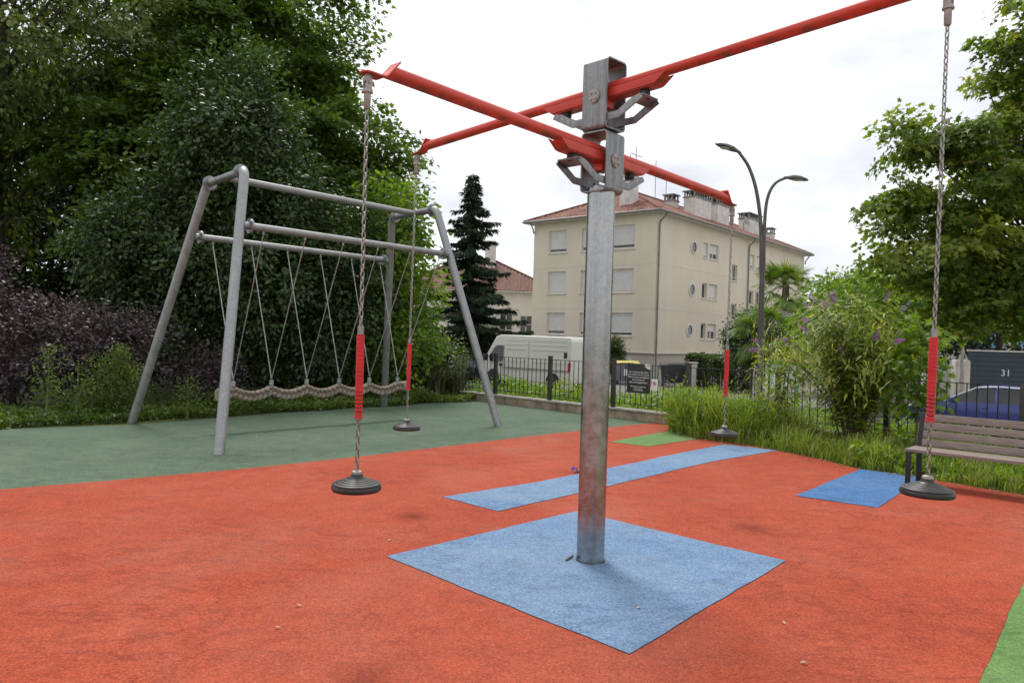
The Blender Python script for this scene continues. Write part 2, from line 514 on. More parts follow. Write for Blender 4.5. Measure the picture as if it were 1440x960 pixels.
# ------------------------------------------------------------------ foliage
LEAF = {
    'oval': ([(0, 0, 0), (.27, .33, .06), (.23, .70, .05), (0, 1, -.06), (-.27, .33, .06), (-.23, .70, .05)], [(0, 1, 2, 3), (0, 3, 5, 4)]),
    'long': ([(0, 0, 0), (.11, .30, .03), (.10, .62, .0), (0, 1, -.22), (-.11, .30, .03), (-.10, .62, 0), (0, .5, -.03)],
             [(0, 1, 2, 6), (6, 2, 3), (0, 6, 5, 4), (6, 3, 5)]),
    'lobed': ([(0, 0, 0), (.20, .02, .03), (.44, .10, .05), (.33, .26, .04), (.55, .52, .05), (.30, .52, .03), (.16, .62, .01), (0, 1, -.10),
               (-.20, .02, .03), (-.44, .10, .05), (-.33, .26, .04), (-.55, .52, .05), (-.30, .52, .03), (-.16, .62, .01)],
              [(0, 1, 2, 3, 4, 5, 6, 7), (0, 7, 13, 12, 11, 10, 9, 8)]),
    'needle': ([(-.022, 0, 0), (.022, 0, 0), (.026, .5, .03), (-.026, .5, .03), (0, 1, -.10)], [(0, 1, 2, 3), (3, 2, 4)]),
    'blade': ([(-.05, 0, 0), (.05, 0, 0), (.045, .5, .05), (-.045, .5, .05), (0, 1, -.05)], [(0, 1, 2, 3), (3, 2, 4)]),
    'floret': ([(-.3, 0, 0), (.3, 0, 0), (.3, .8, .1), (-.3, .8, .1)], [(0, 1, 2, 3)]),
}


def nrm(a): return a / np.maximum(np.linalg.norm(a, axis=1, keepdims=True), 1e-9)


def leaf_mesh(name, pos, dirs, norms, size, kind, clump, rng, mat, parent, origin):
    T, Fs = LEAF[kind]; T = np.array(T); K = len(T); N = len(pos)
    y = nrm(dirs); x = nrm(np.cross(y, norms)); z = np.cross(x, y)
    s = size[:, None, None]
    V = pos[:, None, :] + s * (x[:, None, :] * T[None, :, 0:1] + y[:, None, :] * T[None, :, 1:2] + z[:, None, :] * T[None, :, 2:3])
    V = V.reshape(-1, 3) - np.array(origin)
    return raw_mesh(name, V, Fs, K, N, rng.random(N), clump, mat, parent)


def raw_mesh(name, V, Fs, K, N, rnd, clump, mat, parent):
    loops = np.concatenate([np.array(f) for f in Fs]); lens = np.array([len(f) for f in Fs])
    LI = (np.arange(N)[:, None] * K + loops[None, :]).ravel().astype(np.int32)
    LT = np.tile(lens, N).astype(np.int32)
    LS = np.concatenate([[0], np.cumsum(LT)[:-1]]).astype(np.int32)
    me = bpy.data.meshes.new(name)
    me.vertices.add(len(V)); me.vertices.foreach_set('co', V.astype(np.float32).ravel())
    me.loops.add(len(LI)); me.loops.foreach_set('vertex_index', LI)
    me.polygons.add(len(LT)); me.polygons.foreach_set('loop_start', LS); me.polygons.foreach_set('loop_total', LT)
    me.update(calc_edges=True)
    nf = len(Fs)
    for nm, arr in (('rnd', rnd), ('clump', clump)):
        a = me.attributes.new(nm, 'FLOAT', 'FACE'); a.data.foreach_set('value', np.repeat(arr, nf).astype(np.float32))
    return link(name, me, parent, [mat])


def blob_points(rng, blobs, inner=.45):
    """branch-tip points and outward directions for a list of (centre, radii, count)"""
    C, O = [], []
    for c, r, n in blobs:
        d = nrm(rng.normal(size=(n, 3)))
        ph = rng.random(4) * 6.28
        lump = 1 + .10 * np.sin(3.1 * d[:, 0] * 2 + ph[0]) + .09 * np.sin(5.3 * d[:, 2] * 1.5 + ph[1]) + .08 * np.sin(4.7 * d[:, 1] * 2 + ph[2])
        rad = (1 - (1 - inner) * rng.random(n) ** 1.6) * lump
        C.append(np.array(c) + d * np.array(r) * rad[:, None]); O.append(d)
    return np.concatenate(C), np.concatenate(O)


def spray_leaves(rng, C, O, per, R_, flat=.22, up=.9, out=.55, jit=.55, droop=.25):
    n = len(C)
    cl = rng.random(n)
    nr = nrm(np.array([0, 0, up]) + O * out + rng.normal(size=(n, 3)) * .28)
    ax = nrm(np.cross(nr, rng.normal(size=(n, 3)))); ay = np.cross(nr, ax)
    Rr = R_ * (.65 + .7 * rng.random(n))
    C_ = np.repeat(C, per, 0); nr_ = np.repeat(nr, per, 0); ax_ = np.repeat(ax, per, 0); ay_ = np.repeat(ay, per, 0); O_ = np.repeat(O, per, 0); Rr_ = np.repeat(Rr, per)
    m = n * per
    th = rng.random(m) * 6.283; rr = rng.random(m) ** .62 * Rr_
    rad = ax_ * np.cos(th)[:, None] + ay_ * np.sin(th)[:, None]
    pos = C_ + rad * rr[:, None] + nr_ * (rng.normal(size=m) * flat * Rr_)[:, None]
    pos[:, 2] -= droop * rr * rr / np.maximum(Rr_, .01) * .6
    dirs = rad * .8 + O_ * .45 + rng.normal(size=(m, 3)) * .35 - np.array([0, 0, droop])
    nn = nr_ + rng.normal(size=(m, 3)) * jit
    return pos, dirs, nn, np.repeat(cl, per)


def limbs(mb, rng, base, top, r0, C, n_limb, seg=7, lo=.3):
    base = Vector(base); top = Vector(top)
    pts = []; k = 7
    wob = [Vector((rng.normal() * .06, rng.normal() * .06, 0)) * (top - base).length * .12 for _ in range(k)]
    wob[0] = Vector((0, 0, 0))
    for i in range(k): pts.append(base.lerp(top, i / (k - 1)) + wob[i])
    mb.tube(pts, [r0 * (1.25 if i == 0 else 1) * (1 - .8 * i / (k - 1)) + .004 for i in range(k)], 9)
    idx = rng.choice(len(C), min(n_limb, len(C)), replace=False)
    for j in idx:
        e = Vector(C[j])
        f = min(.95, max(lo, (e.z - base.z) / max(.1, top.z - base.z) - .18 + rng.normal() * .08))
        q = f * (k - 1); i = min(k - 2, int(q)); s = pts[i].lerp(pts[i + 1], q - i)
        mid = s.lerp(e, .5) + Vector((rng.normal() * .1, rng.normal() * .1, rng.random() * .25)) * (e - s).length * .6
        rr = r0 * .26 * (1 - f * .6)
        mb.tube([s, s.lerp(mid, .6), mid.lerp(e, .35), e], [rr, rr * .75, rr * .5, .004], 5, caps=False)


def tree(name, base, top, r0, blobs, leaf, kind, size, per, R_, seed, label, cat='tree', group=None, flat=.22, inner=.45, n_limb=50,
         crown_name='crown', trunk_name='trunk', bark='bark', up=.9, out=.55, jit=.55, droop=.25):
    rng = np.random.default_rng(seed)
    root = empty(name, base, label, cat, group)
    C, O = blob_points(rng, blobs, inner)
    pos, d, nn, cl = spray_leaves(rng, C, O, per, R_, flat, up, out, jit, droop)
    gzv = base[2] + .02
    keep = pos[:, 2] > gzv
    pos, d, nn, cl = pos[keep], d[keep], nn[keep], cl[keep]
    sz = size * (.65 + .6 * rng.random(len(pos)))
    leaf_mesh(crown_name, pos, d, nn, sz, kind, cl, rng, L[leaf], root, base)
    mb = MB(); limbs(mb, rng, base, top, r0, C, n_limb)
    mb.build(trunk_name, M[bark], root, origin=base)
    return root


def blades(name, base_pts, h, lean, w, rng, mat, parent=None, curve=.6):
    """grass blades: 3 bent segments each"""
    N = len(base_pts)
    a = rng.random(N) * 6.283
    ld = np.stack([np.cos(a), np.sin(a), np.zeros(N)], 1); sd = np.stack([-np.sin(a), np.cos(a), np.zeros(N)], 1)
    hh = h[:, None]; ln = (lean * (.3 + rng.random(N)))[:, None] * hh; W = w[:, None]
    up = np.array([0, 0, 1.0])
    p0 = base_pts; p1 = base_pts + up * hh * .45 + ld * ln * .2; p2 = base_pts + up * hh * .82 + ld * ln * .6
    p3 = base_pts + up * hh * (1 - .25 * np.minimum(1, ln / hh * 1.0)) + ld * ln * 1.15
    V = np.stack([p0 - sd * W, p0 + sd * W, p1 + sd * W * .9, p1 - sd * W * .9, p2 + sd * W * .6, p2 - sd * W * .6, p3], 1).reshape(-1, 3)
    return raw_mesh(name, V, [(0, 1, 2, 3), (3, 2, 4, 5), (5, 4, 6)], 7, N, rng.random(N), rng.random(N), mat, parent)


# ------------------------------------------------------------------ setting: ground and surfaces
def heightfield(name, mat):
    xs = sorted(set([-400, -200, -120, -80, -50] + [i * 1.5 for i in range(-26, 41)] + [80, 120, 200, 400]))
    ys = sorted(set([-40, -20, -10] + [i * 1.5 for i in range(-4, 46)] + [80, 100, 140, 200, 400, 900]))
    vs = [(x, y, gz(x, y)) for y in ys for x in xs]
    nx = len(xs)
    fs = [(j * nx + i, j * nx + i + 1, (j + 1) * nx + i + 1, (j + 1) * nx + i) for j in range(len(ys) - 1) for i in range(nx - 1)]
    mb = MB(); mb.add(vs, fs)
    return tag(mb.build(name, mat, smooth=80), kind='structure')


heightfield('ground', M['soil'])


def wavy(pts, amp, seed=1):
    """hand-laid edge: subdivided and slightly uneven"""
    rg = random.Random(seed); out = []
    for i, p in enumerate(pts):
        q = pts[(i + 1) % len(pts)]; dx, dy = q[0] - p[0], q[1] - p[1]; Ld = math.hypot(dx, dy); n = max(1, int(Ld / .07))
        ph = [rg.random() * 6.28 for _ in range(3)]
        for j in range(n):
            t = j / n; e = min(1, 4 * t, 4 * (1 - t)); w = amp * e * (math.sin(Ld * t * 3.1 + ph[0]) * 1.2 + math.sin(Ld * t * 9.7 + ph[1]) * .7 + rg.uniform(-.8, .8))
            out.append((p[0] + dx * t - dy / Ld * w, p[1] + dy * t + dx / Ld * w))
    return out


def flat(name, pts, z, mat, amp=0):
    pts = [(p[0], p[1]) for p in pts]
    if amp:
        c = (sum(p[0] for p in pts) / len(pts), sum(p[1] for p in pts) / len(pts))
        pts = wavy(pts, amp, int(abs(c[0]) * 100))
        grown = []
        for i, p in enumerate(pts):
            a_, b_ = pts[i - 1], pts[(i + 1) % len(pts)]; dx, dy = b_[0] - a_[0], b_[1] - a_[1]; Ld = math.hypot(dx, dy) or 1
            s_ = 1 if ((dy / Ld) * (p[0] - c[0]) - (dx / Ld) * (p[1] - c[1])) > 0 else -1
            w = .0028 + .0015 * math.sin(i * 1.7); grown.append((p[0] + s_ * dy / Ld * w, p[1] - s_ * dx / Ld * w))
        mb = MB(); mb.sheet([(p[0], p[1], z - .0025) for p in grown]); tag(mb.build('seam', M['seam'], smooth=0), kind='structure')
    mb = MB(); mb.sheet([(p[0], p[1], z) for p in pts])
    return tag(mb.build(name, mat, smooth=0), kind='structure')


def K_AT(px, e=0.0):
    """position along the railing at image column px (level line of sight)"""
    r = (px - 720) / F_PX
    return (r * (FP0.y + FN.y * e) - FP0.x - FN.x * e) / (FV.x - r * FV.y)


edge_r = [G(968, 597), G(972, 616), G(1040, 624), G(1092, 634), G(1150, 645), G(1212, 661), G(1330, 678), G(1440, 697)]
kl, kr = fl(-5.6, -.14), fl(-.1, -.14)
gb = [G(0, 689), G(170, 675), G(340, 660), G(500, 643), G(640, 626.5), G(760, 612), G(880, 598.5), fl(K_AT(926, -.14), -.14)]
bed = [G(690, 561), G(560, 570), G(400, 581), G(180, 598), G(0, 604)]
flat('red_surface', [(-12, -3), (9, -3), (9, 4.6)] + [(p.x, p.y) for p in reversed(edge_r)] + [(kr.x, kr.y)] + [(p.x, p.y) for p in reversed(gb)] + [(-12, 1.4)], .008, M['red_rubber'])
flat('green_surface', [(-12, 1.4)] + [(p.x, p.y) for p in gb] + [(kl.x, kl.y)] + [(p.x, p.y) for p in bed] + [(-12, 5.6)], .008, M['green_rubber'])
sq = [G(543, 784), G(810, 720), G(1105, 790), G(885, 922)]
flat('blue_surface', sq, .012, M['blue_rubber'], .0035)
flat('blue_surface', [G(622, 700), G(760, 678), G(890, 652), G(960, 637), G(1020, 625.5), G(1093, 634), G(1000, 650), G(890, 676), G(780, 702), G(700, 720)], .012, M['blue_rubber'], .004)
flat('blue_surface', [G(1118, 698), G(1210, 660.5), G(1300, 672), G(1234, 715)], .012, M['deep_blue_rubber'], .0035)
flat('light_green_surface', [G(857, 622), G(958, 603), G(980, 618), G(912, 628.5)], .012, M['lime_rubber'], .004)
flat('light_green_surface', [(1.2, 2.2), (G(1378, 960).x, G(1378, 960).y), (G(1440, 820).x, G(1440, 820).y), (5.2, 7.0), (7.5, 4.5), (3.6, .2)], .012, M['lime_rubber'], .004)
# painted contact shade: dark ring at the pole foot, shaped as a cut joint
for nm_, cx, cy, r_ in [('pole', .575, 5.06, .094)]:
    mb = MB(); shade_ring = [(math.cos(a * math.pi / 20), math.sin(a * math.pi / 20)) for a in range(40)]
    vs = [(cx + c * (r_ - .004), cy + d * (r_ - .004), .0135) for c, d in shade_ring] + [(cx + c * (r_ + .007 + .003 * math.sin(i * .9)), cy + d * (r_ + .007 + .003 * math.sin(i * .9)), .0135) for i, (c, d) in enumerate(shade_ring)]
    mb.add(vs, [(i, (i + 1) % 40, 40 + (i + 1) % 40, 40 + i) for i in range(40)]); tag(mb.build('seam', M['seam'], smooth=0), kind='structure')  # this 'seam' is the painted contact shade ring, not a joint
# road and pavement beyond the railing
flat('road', [fl(-70, 9.4), fl(60, 9.4), fl(60, 60), fl(-70, 60)], -.894, M['asphalt'])
mb = MB()
for a, b in ((-70, 60),):
    p = [fl(a, 8.2), fl(b, 8.2), fl(b, 9.4), fl(a, 9.4)]
    mb.add([(q.x, q.y, z) for z in (-.95, -.78) for q in p], [(4, 5, 6, 7), (0, 1, 5, 4), (1, 2, 6, 5), (2, 3, 7, 6), (3, 0, 4, 7)])
tag(mb.build('pavement', M['pavement'], smooth=0), kind='structure')

# ------------------------------------------------------------------ kerb wall and railing
root = empty('low_wall', fl(-1, 0), 'low stained concrete kerb wall carrying the railing at the edge of the rubber surface', 'low wall')
mb = MB()
for i in range(10):
    a, b = -6.2 + i * 1.55, -6.2 + (i + 1) * 1.55 - .012
    mb.add([tuple(fl(k, e, z)) for k in (a, b) for e in (-.135, .12) for z in (-.2, .165)], [(0, 1, 3, 2), (4, 6, 7, 5), (0, 4, 5, 1), (2, 3, 7, 6), (0, 2, 6, 4), (1, 5, 7, 3)])
mb.build('wall', M['kerbstone'], root, bevel=.012, origin=fl(-1, 0))
mb = MB()
for i in range(7):
    a, b = -6.2 + i * 2.2, -6.2 + (i + 1) * 2.2 - .01
    mb.add([tuple(fl(k, e, z)) for k in (a, b) for e in (-.16, .14) for z in (.168, .20)], [(0, 1, 3, 2), (4, 6, 7, 5), (0, 4, 5, 1), (2, 3, 7, 6), (0, 2, 6, 4), (1, 5, 7, 3)])
mb.build('coping', M['concrete'], root, bevel=.008, origin=fl(-1, 0))

fo = fl(0, 0)
root = empty('metal_railing', fo, 'dark metal railing with thin upright bars between the playground and the road', 'railing')
posts = [-6.9 + 1.72 * i for i in range(13)]
# calibrated so posts fall at the three clear ones in view
kA = -3.42; sp = 1.70
posts = [kA + sp * i for i in range(-2, 9)]
ZT = 1.06
for k in posts:
    mb = MB(); c = fl(k, 0)
    rz = Matrix.Rotation(math.atan2(FV.y, FV.x), 4, 'Z')
    mb.M = Matrix.Translation(c) @ rz
    mb.box((0, 0, .66), (.075, .075, .93)); mb.box((0, 0, 1.135), (.082, .082, .018))
    mb.build('post', M['fence_post'], root, bevel=.005, origin=fo)
for k0, k1 in zip(posts[:-1], posts[1:]):
    mb = MB(); a, b = k0 + .04, k1 - .04
    mb.bar(fl(a, 0, ZT), fl(b, 0, ZT), .034, .012); mb.bar(fl(a, 0, .30), fl(b, 0, .30), .034, .012)
    n = 13
    for i in range(1, n):
        p = fl(a + (b - a) * i / n, 0)
        mb.tube([(p.x, p.y, .27), (p.x, p.y, ZT - .007)], .0085, 6)
    mb.build('railing_panel', M['dark_metal'], root, origin=fo)


# ------------------------------------------------------------------ text
def text_mesh(body, size, mat, parent, name='lettering', align='CENTER', ext=.0015, space=1.0, shear=0):
    cu = bpy.data.curves.new(name, 'FONT'); cu.body = body; cu.size = size; cu.align_x = align; cu.extrude = ext; cu.space_line = space; cu.shear = shear
    cu.resolution_u = 2
    ob = bpy.data.objects.new(name, cu); COL.objects.link(ob)
    dg = bpy.context.evaluated_depsgraph_get()
    me = bpy.data.meshes.new_from_object(ob.evaluated_get(dg))
    bpy.data.objects.remove(ob); bpy.data.curves.remove(cu)
    me.materials.clear()
    return link(name, me, parent, [mat])


# sign boards hung on the railing (local x = along FV, local z = up, front faces -FN)
rzf = math.atan2(FV.y, FV.x)
kc = posts[3] + .66 if False else None


def k_at(px, e=0.0):
    """position along the railing seen at image column px (level line of sight)"""
    r = (px - 720) / F_PX
    # (FPx + FVx k + FNx e) = r (FPy + FVy k + FNy e)
    return (r * (FP0.y + FN.y * e) - FP0.x - FN.x * e) / (FV.x - r * FV.y)


k0, k1 = k_at(883.5, -.03), k_at(916, -.03)
W = k1 - k0; kc = (k0 + k1) / 2; zc = .80; H = .56
root = empty('playground_sign', fl(kc, -.03, zc), 'charcoal rectangular rules sign with white lettering hung on the railing', 'sign', rz=rzf)
mb = MB(); mb.box((0, 0, 0), (W, .012, H)); mb.build('board', M['sign_dark'], root, bevel=.003)
mb = MB(); ar = [(W / 2 - .002, H / 2 - .002), ]
for i in range(10):
    a = math.pi + (math.pi / 2) * i / 9
    ar.append((W / 2 - .002 + .125 * math.cos(a), H / 2 - .002 + .10 * math.sin(a)))
mb.prism(ar, (0, -.0085, 0), (1, 0, 0), (0, 0, 1), .003); lg = mb.build('emblem', M['white'], root)
mb = MB(); mb.box((W / 2 - .055, -.0115, H / 2 - .038), (.07, .002, .010)); mb.box((W / 2 - .045, -.0115, H / 2 - .022), (.03, .002, .007)); mb.build('emblem_print', M['sign_dark'], lg)
rx = Matrix.Rotation(math.pi / 2, 4, 'X')
tx = text_mesh("Aires de jeux réservées\naux enfants de 6 à 12 ans\nplacés sous la surveillance\ndes parents ou\ndes accompagnateurs.", .049 * W / .55, M['white'], root, 'lettering', space=1.02, shear=.12)
tx.matrix_local = Matrix.Translation((0, -.0075, .105)) @ rx
tx = text_mesh("Maintenance et entretien\nMairie de Pau\n05 59 27 85 80", .036 * W / .55, M['white'], root, 'lettering', space=1.05)
tx.matrix_local = Matrix.Translation((0, -.0075, -.165)) @ rx

kq = k_at(922.5, -.025)
root = empty('prohibition_sign', fl(kq, -.03, .70), 'small white notice with a red crossed circle beside the charcoal sign', 'sign', rz=rzf)
mb = MB(); mb.box((0, 0, 0), (.135, .006, .21)); mb.build('board', M['white'], root, bevel=.002)
mb = MB()
ring = [(.040 * math.cos(a * .3927), .040 * math.sin(a * .3927)) for a in range(16)]
mb.M = Matrix.Translation((0, -.006, .025)) @ rx
for i in range(16):
    a, b = ring[i], ring[(i + 1) % 16]
    mb.add([(a[0], a[1], 0), (b[0], b[1], 0), (b[0] * .78, b[1] * .78, 0), (a[0] * .78, a[1] * .78, 0), (a[0], a[1], .002), (b[0], b[1], .002), (b[0] * .78, b[1] * .78, .002), (a[0] * .78, a[1] * .78, .002)],
           [(4, 5, 6, 7), (0, 1, 5, 4), (3, 2, 6, 7)])
mb.box((0, 0, .0012), (.07, .010, .002), Matrix.Rotation(R(-45), 3, 'Z')); mb.build('symbol', M['sign_red'], root)
mb = MB(); mb.box((0, -.0045, .018), (.03, .002, .020)); mb.box((.008, -.0045, .037), (.012, .002, .012)); mb.build('pictogram', M['bin_grey'], root)

# ------------------------------------------------------------------ carousel
PC = Vector((.575, 5.06, 0))
root = empty('swing_carousel', PC, 'galvanised central pole with two crossed red beams standing on the blue square', 'carousel')
mb = MB()
mb.lathe([(.094, -.05), (.094, 2.53)], 48); mb.build('pole', M['galv_pole'], root)


def bracket(ang, z0, z1, zp):
    """box-section steel loop open along the beam; local x = beam direction"""
    A = Matrix.Rotation(ang, 4, 'Z')
    w, d, th, rc = .205, .105, .010, .03
    prof = []
    for (cy, cz, a0) in ((d - rc, z1 - rc, 0), (-d + rc, z1 - rc, 90), (-d + rc, z0 + rc, 180), (d - rc, z0 + rc, 270)):
        for i in range(6):
            a = R(a0 + 18 * i); prof.append((cy, cz, math.cos(a), math.sin(a)))
    N = len(prof); vs = []; fs = []
    for x in (-w / 2, w / 2):
        for cy, cz, ca, sa in prof: vs.append((x, cy + rc * ca, cz + rc * sa))
        for cy, cz, ca, sa in prof: vs.append((x, cy + (rc - th) * ca, cz + (rc - th) * sa))
    for i in range(N):
        j = (i + 1) % N
        fs += [(i, j, 2 * N + j, 2 * N + i), (N + i, N + j, 3 * N + j, 3 * N + i), (i, j, N + j, N + i), (2 * N + i, 2 * N + j, 3 * N + j, 3 * N + i)]
    mb = MB(A); mb.add(vs, fs)
    br = mb.build('mounting_bracket', M['galv_plate'], root, smooth=30)
    for sgn in (-1, 1):
        mb = MB(A)
        ry = Matrix.Translation((0, sgn * (d + .001), zp)) @ Matrix.Rotation(R(-90 * sgn), 4, 'X')
        mb.lathe([(.046, 0), (.046, .008), (.042, .010)], 28, ry)
        for i in range(4):
            a = R(45 + 90 * i)
            mb.lathe([(.009, .008), (.009, .015), (.006, .017)], 8, ry @ Matrix.Translation((.028 * math.cos(a), .028 * math.sin(a), 0)))
        mb.build('pivot_plate', M['swivel'], br, smooth=30)
    mb = MB(A); mb.lathe([(.035, -d + .012), (.035, d - .012)], 16, Matrix.Translation((0, 0, zp)) @ Matrix.Rotation(R(90), 4, 'X'))
    mb.build('pivot_pin', M['galv_grey'], br)
    for sgn in (-1, 1):
        mb = MB(A)
        zb = z0 + .072
        prof2 = [(.04, -.026), (.20, -.026), (.385, .068), (.365, .098), (.300, .085), (.185, .022), (.04, .022)]
        for sy in (-1, 1):
            mb.prism([(sgn * a, b) for a, b in prof2], (0, sy * (d - .016), zb), (1, 0, 0), (0, 0, 1), .009)
        # cross plate tying the two strips, tilted with the strip ends
        a0, b0, a1, b1 = .290, .070, .372, .092
        n = Vector((-(b1 - b0), 0, a1 - a0)).normalized()
        c = Vector(((a0 + a1) / 2, 0, (b0 + b1) / 2))
        e = Vector((a1 - a0, 0, b1 - b0)); e.normalize()
        mb.prism([(-.052, -d + .022), (.052, -d + .022), (.052, d - .022), (-.052, d - .022)], (sgn * c.x, 0, zb + c.z), (sgn * e.x, 0, e.z), (0, 1, 0), .009)
        mb.build('bumper_arm', M['galv_plate'], br, bevel=.002)
        mb = MB(A)
        base = Vector((sgn * .335, 0, zb + .082))
        T = Matrix.Translation(base) @ Matrix.Diagonal((1, 1, 1.25, 1))
        mb.lathe([(.030, 0), (.035, .015), (.034, .035), (.026, .060), (.012, .078), (.002, .082)], 20, T)
        mb.build('rubber_bumper', M['black'], br)
    return br


AB1, AB2 = R(-45.6), R(48.0)
bracket(AB1, 2.905, 3.375, 3.125)
bracket(AB2, 2.490, 2.895, 2.700)


def beam(ang, zc, Lc, tilt):
    A = Matrix.Rotation(ang, 4, 'Z') @ Matrix.Translation((0, 0, zc)) @ Matrix.Rotation(-tilt, 4, 'Y') @ Matrix.Translation((0, 0, -zc)); r = .036
    Lt = Lc - .13
    mb = MB(A)
    n = 24; vs = []; fs = []
    xs = [-Lt, -1.2, -.6, 0, .6, 1.2, Lt]
    for j, x in enumerate(xs):
        for k in range(n):
            a = 2 * math.pi * k / n
            zz = math.sin(a) * r; xx = x
            if j in (0, len(xs) - 1):      # mitred ends: longer at the bottom
                xx += (1 if j else -1) * (-zz) * .9
            vs.append((xx, math.cos(a) * r, zc + zz))
    for j in range(len(xs) - 1):
        for k in range(n): fs.append((j * n + k, j * n + (k + 1) % n, (j + 1) * n + (k + 1) % n, (j + 1) * n + k))
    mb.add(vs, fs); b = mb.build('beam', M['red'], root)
    for sgn in (-1, 1):
        mb = MB(A)
        # bent plate: sloping part over the mitred tube end then a level tongue with a rounded end
        w = .040; th = .007
        path = [(Lt - .040, .050), (Lt + .032, -.034), (Lt + .046, -.044), (Lt + .064, -.047)]
        vs = []; fs = []
        for (x, z) in path:
            for y in (-w, w):
                vs += [(sgn * x, y, zc + z), (sgn * (x + .004), y, zc + z + th)]
        for i in range(len(path) - 1):
            q = i * 4; p = q + 4
            fs += [(q, q + 2, p + 2, p), (q + 1, p + 1, p + 3, q + 3), (q, p, p + 1, q + 1), (q + 2, q + 3, p + 3, p + 2)]
        fs.append((0, 1, 3, 2))
        mb.add(vs, fs)
        tong = [(Lt + .062, -w), (Lt + .13, -w)] + [(Lt + .13 + w * math.sin(R(a)), -w * math.cos(R(a))) for a in range(20, 161, 20)] + [(Lt + .13, w), (Lt + .062, w)]
        mb.prism([(sgn * a, c) for a, c in tong], (0, 0, zc - .0435), (1, 0, 0), (0, 1, 0), th)
        mb.build('end_plate', M['red'], b, smooth=30)
    # stop channel welded under the middle of the beam
    mb = MB(A)
    for sy in (-1, 1):
        mb.prism([(-.44, -.078), (.44, -.078), (.52, -.022), (-.52, -.022)], (0, sy * .050, zc), (1, 0, 0), (0, 0, 1), .008)
    mb.prism([(-.43, -.046), (.43, -.046), (.43, .046), (-.43, .046)], (0, 0, zc - .081), (1, 0, 0), (0, 1, 0), .007)
    for sgn in (-1, 1):
        mb.prism([(0, -.046), (.083, -.046), (.083, .046), (0, .046)], (sgn * .43, 0, zc - .081), (sgn * .08, 0, .060), (0, 1, 0), .007)
    mb.box((0, 0, zc - .105), (.10, .075, .06))
    mb.build('stop_channel', M['red'], b, bevel=.002)
    return zc - .047


TL1, TL2 = R(1.9), R(-.6)
T1 = beam(AB1, 3.195, 2.085, TL1)
T2 = beam(AB2, 2.775, 1.955, TL2)


# ------------------------------------------------------------------ chains and disc swings
def chain_into(mb, a, b, pitch, wr, lw, n1=10, n2=5):
    a = Vector(a); b = Vector(b); d = (b - a); Lh = d.length; d.normalize()
    ref = Vector((1, 0, 0)) if abs(d.x) < .7 else Vector((0, 1, 0))
    u = d.cross(ref).normalized(); w = d.cross(u)
    n = max(1, int(round(Lh / pitch))); p = Lh / n
    half = p / 2 + wr * .95
    for i in range(n):
        c = a + d * (p * (i + .5))
        s = u if i % 2 == 0 else w; t = w if i % 2 == 0 else u
        rc = lw / 2 - wr
        vs = []; fs = []
        for k in range(n1):
            th = 2 * math.pi * k / n1
            cx, cy = math.cos(th) * rc, math.sin(th) * rc
            oy = (half - wr - rc) * (1 if math.sin(th) > 1e-6 else -1 if math.sin(th) < -1e-6 else 0)
            cc = c + s * cx + d * (cy + oy)
            rad = (s * math.cos(th) + d * math.sin(th))
            for m in range(n2):
                ph = 2 * math.pi * m / n2
                vs.append(cc + (rad * math.cos(ph) + t * math.sin(ph)) * wr)
        for k in range(n1):
            for m in range(n2):
                k2 = (k + 1) % n1; m2 = (m + 1) % n2
                fs.append((k * n2 + m, k * n2 + m2, k2 * n2 + m2, k2 * n2 + m))
        mb.add(vs, fs)


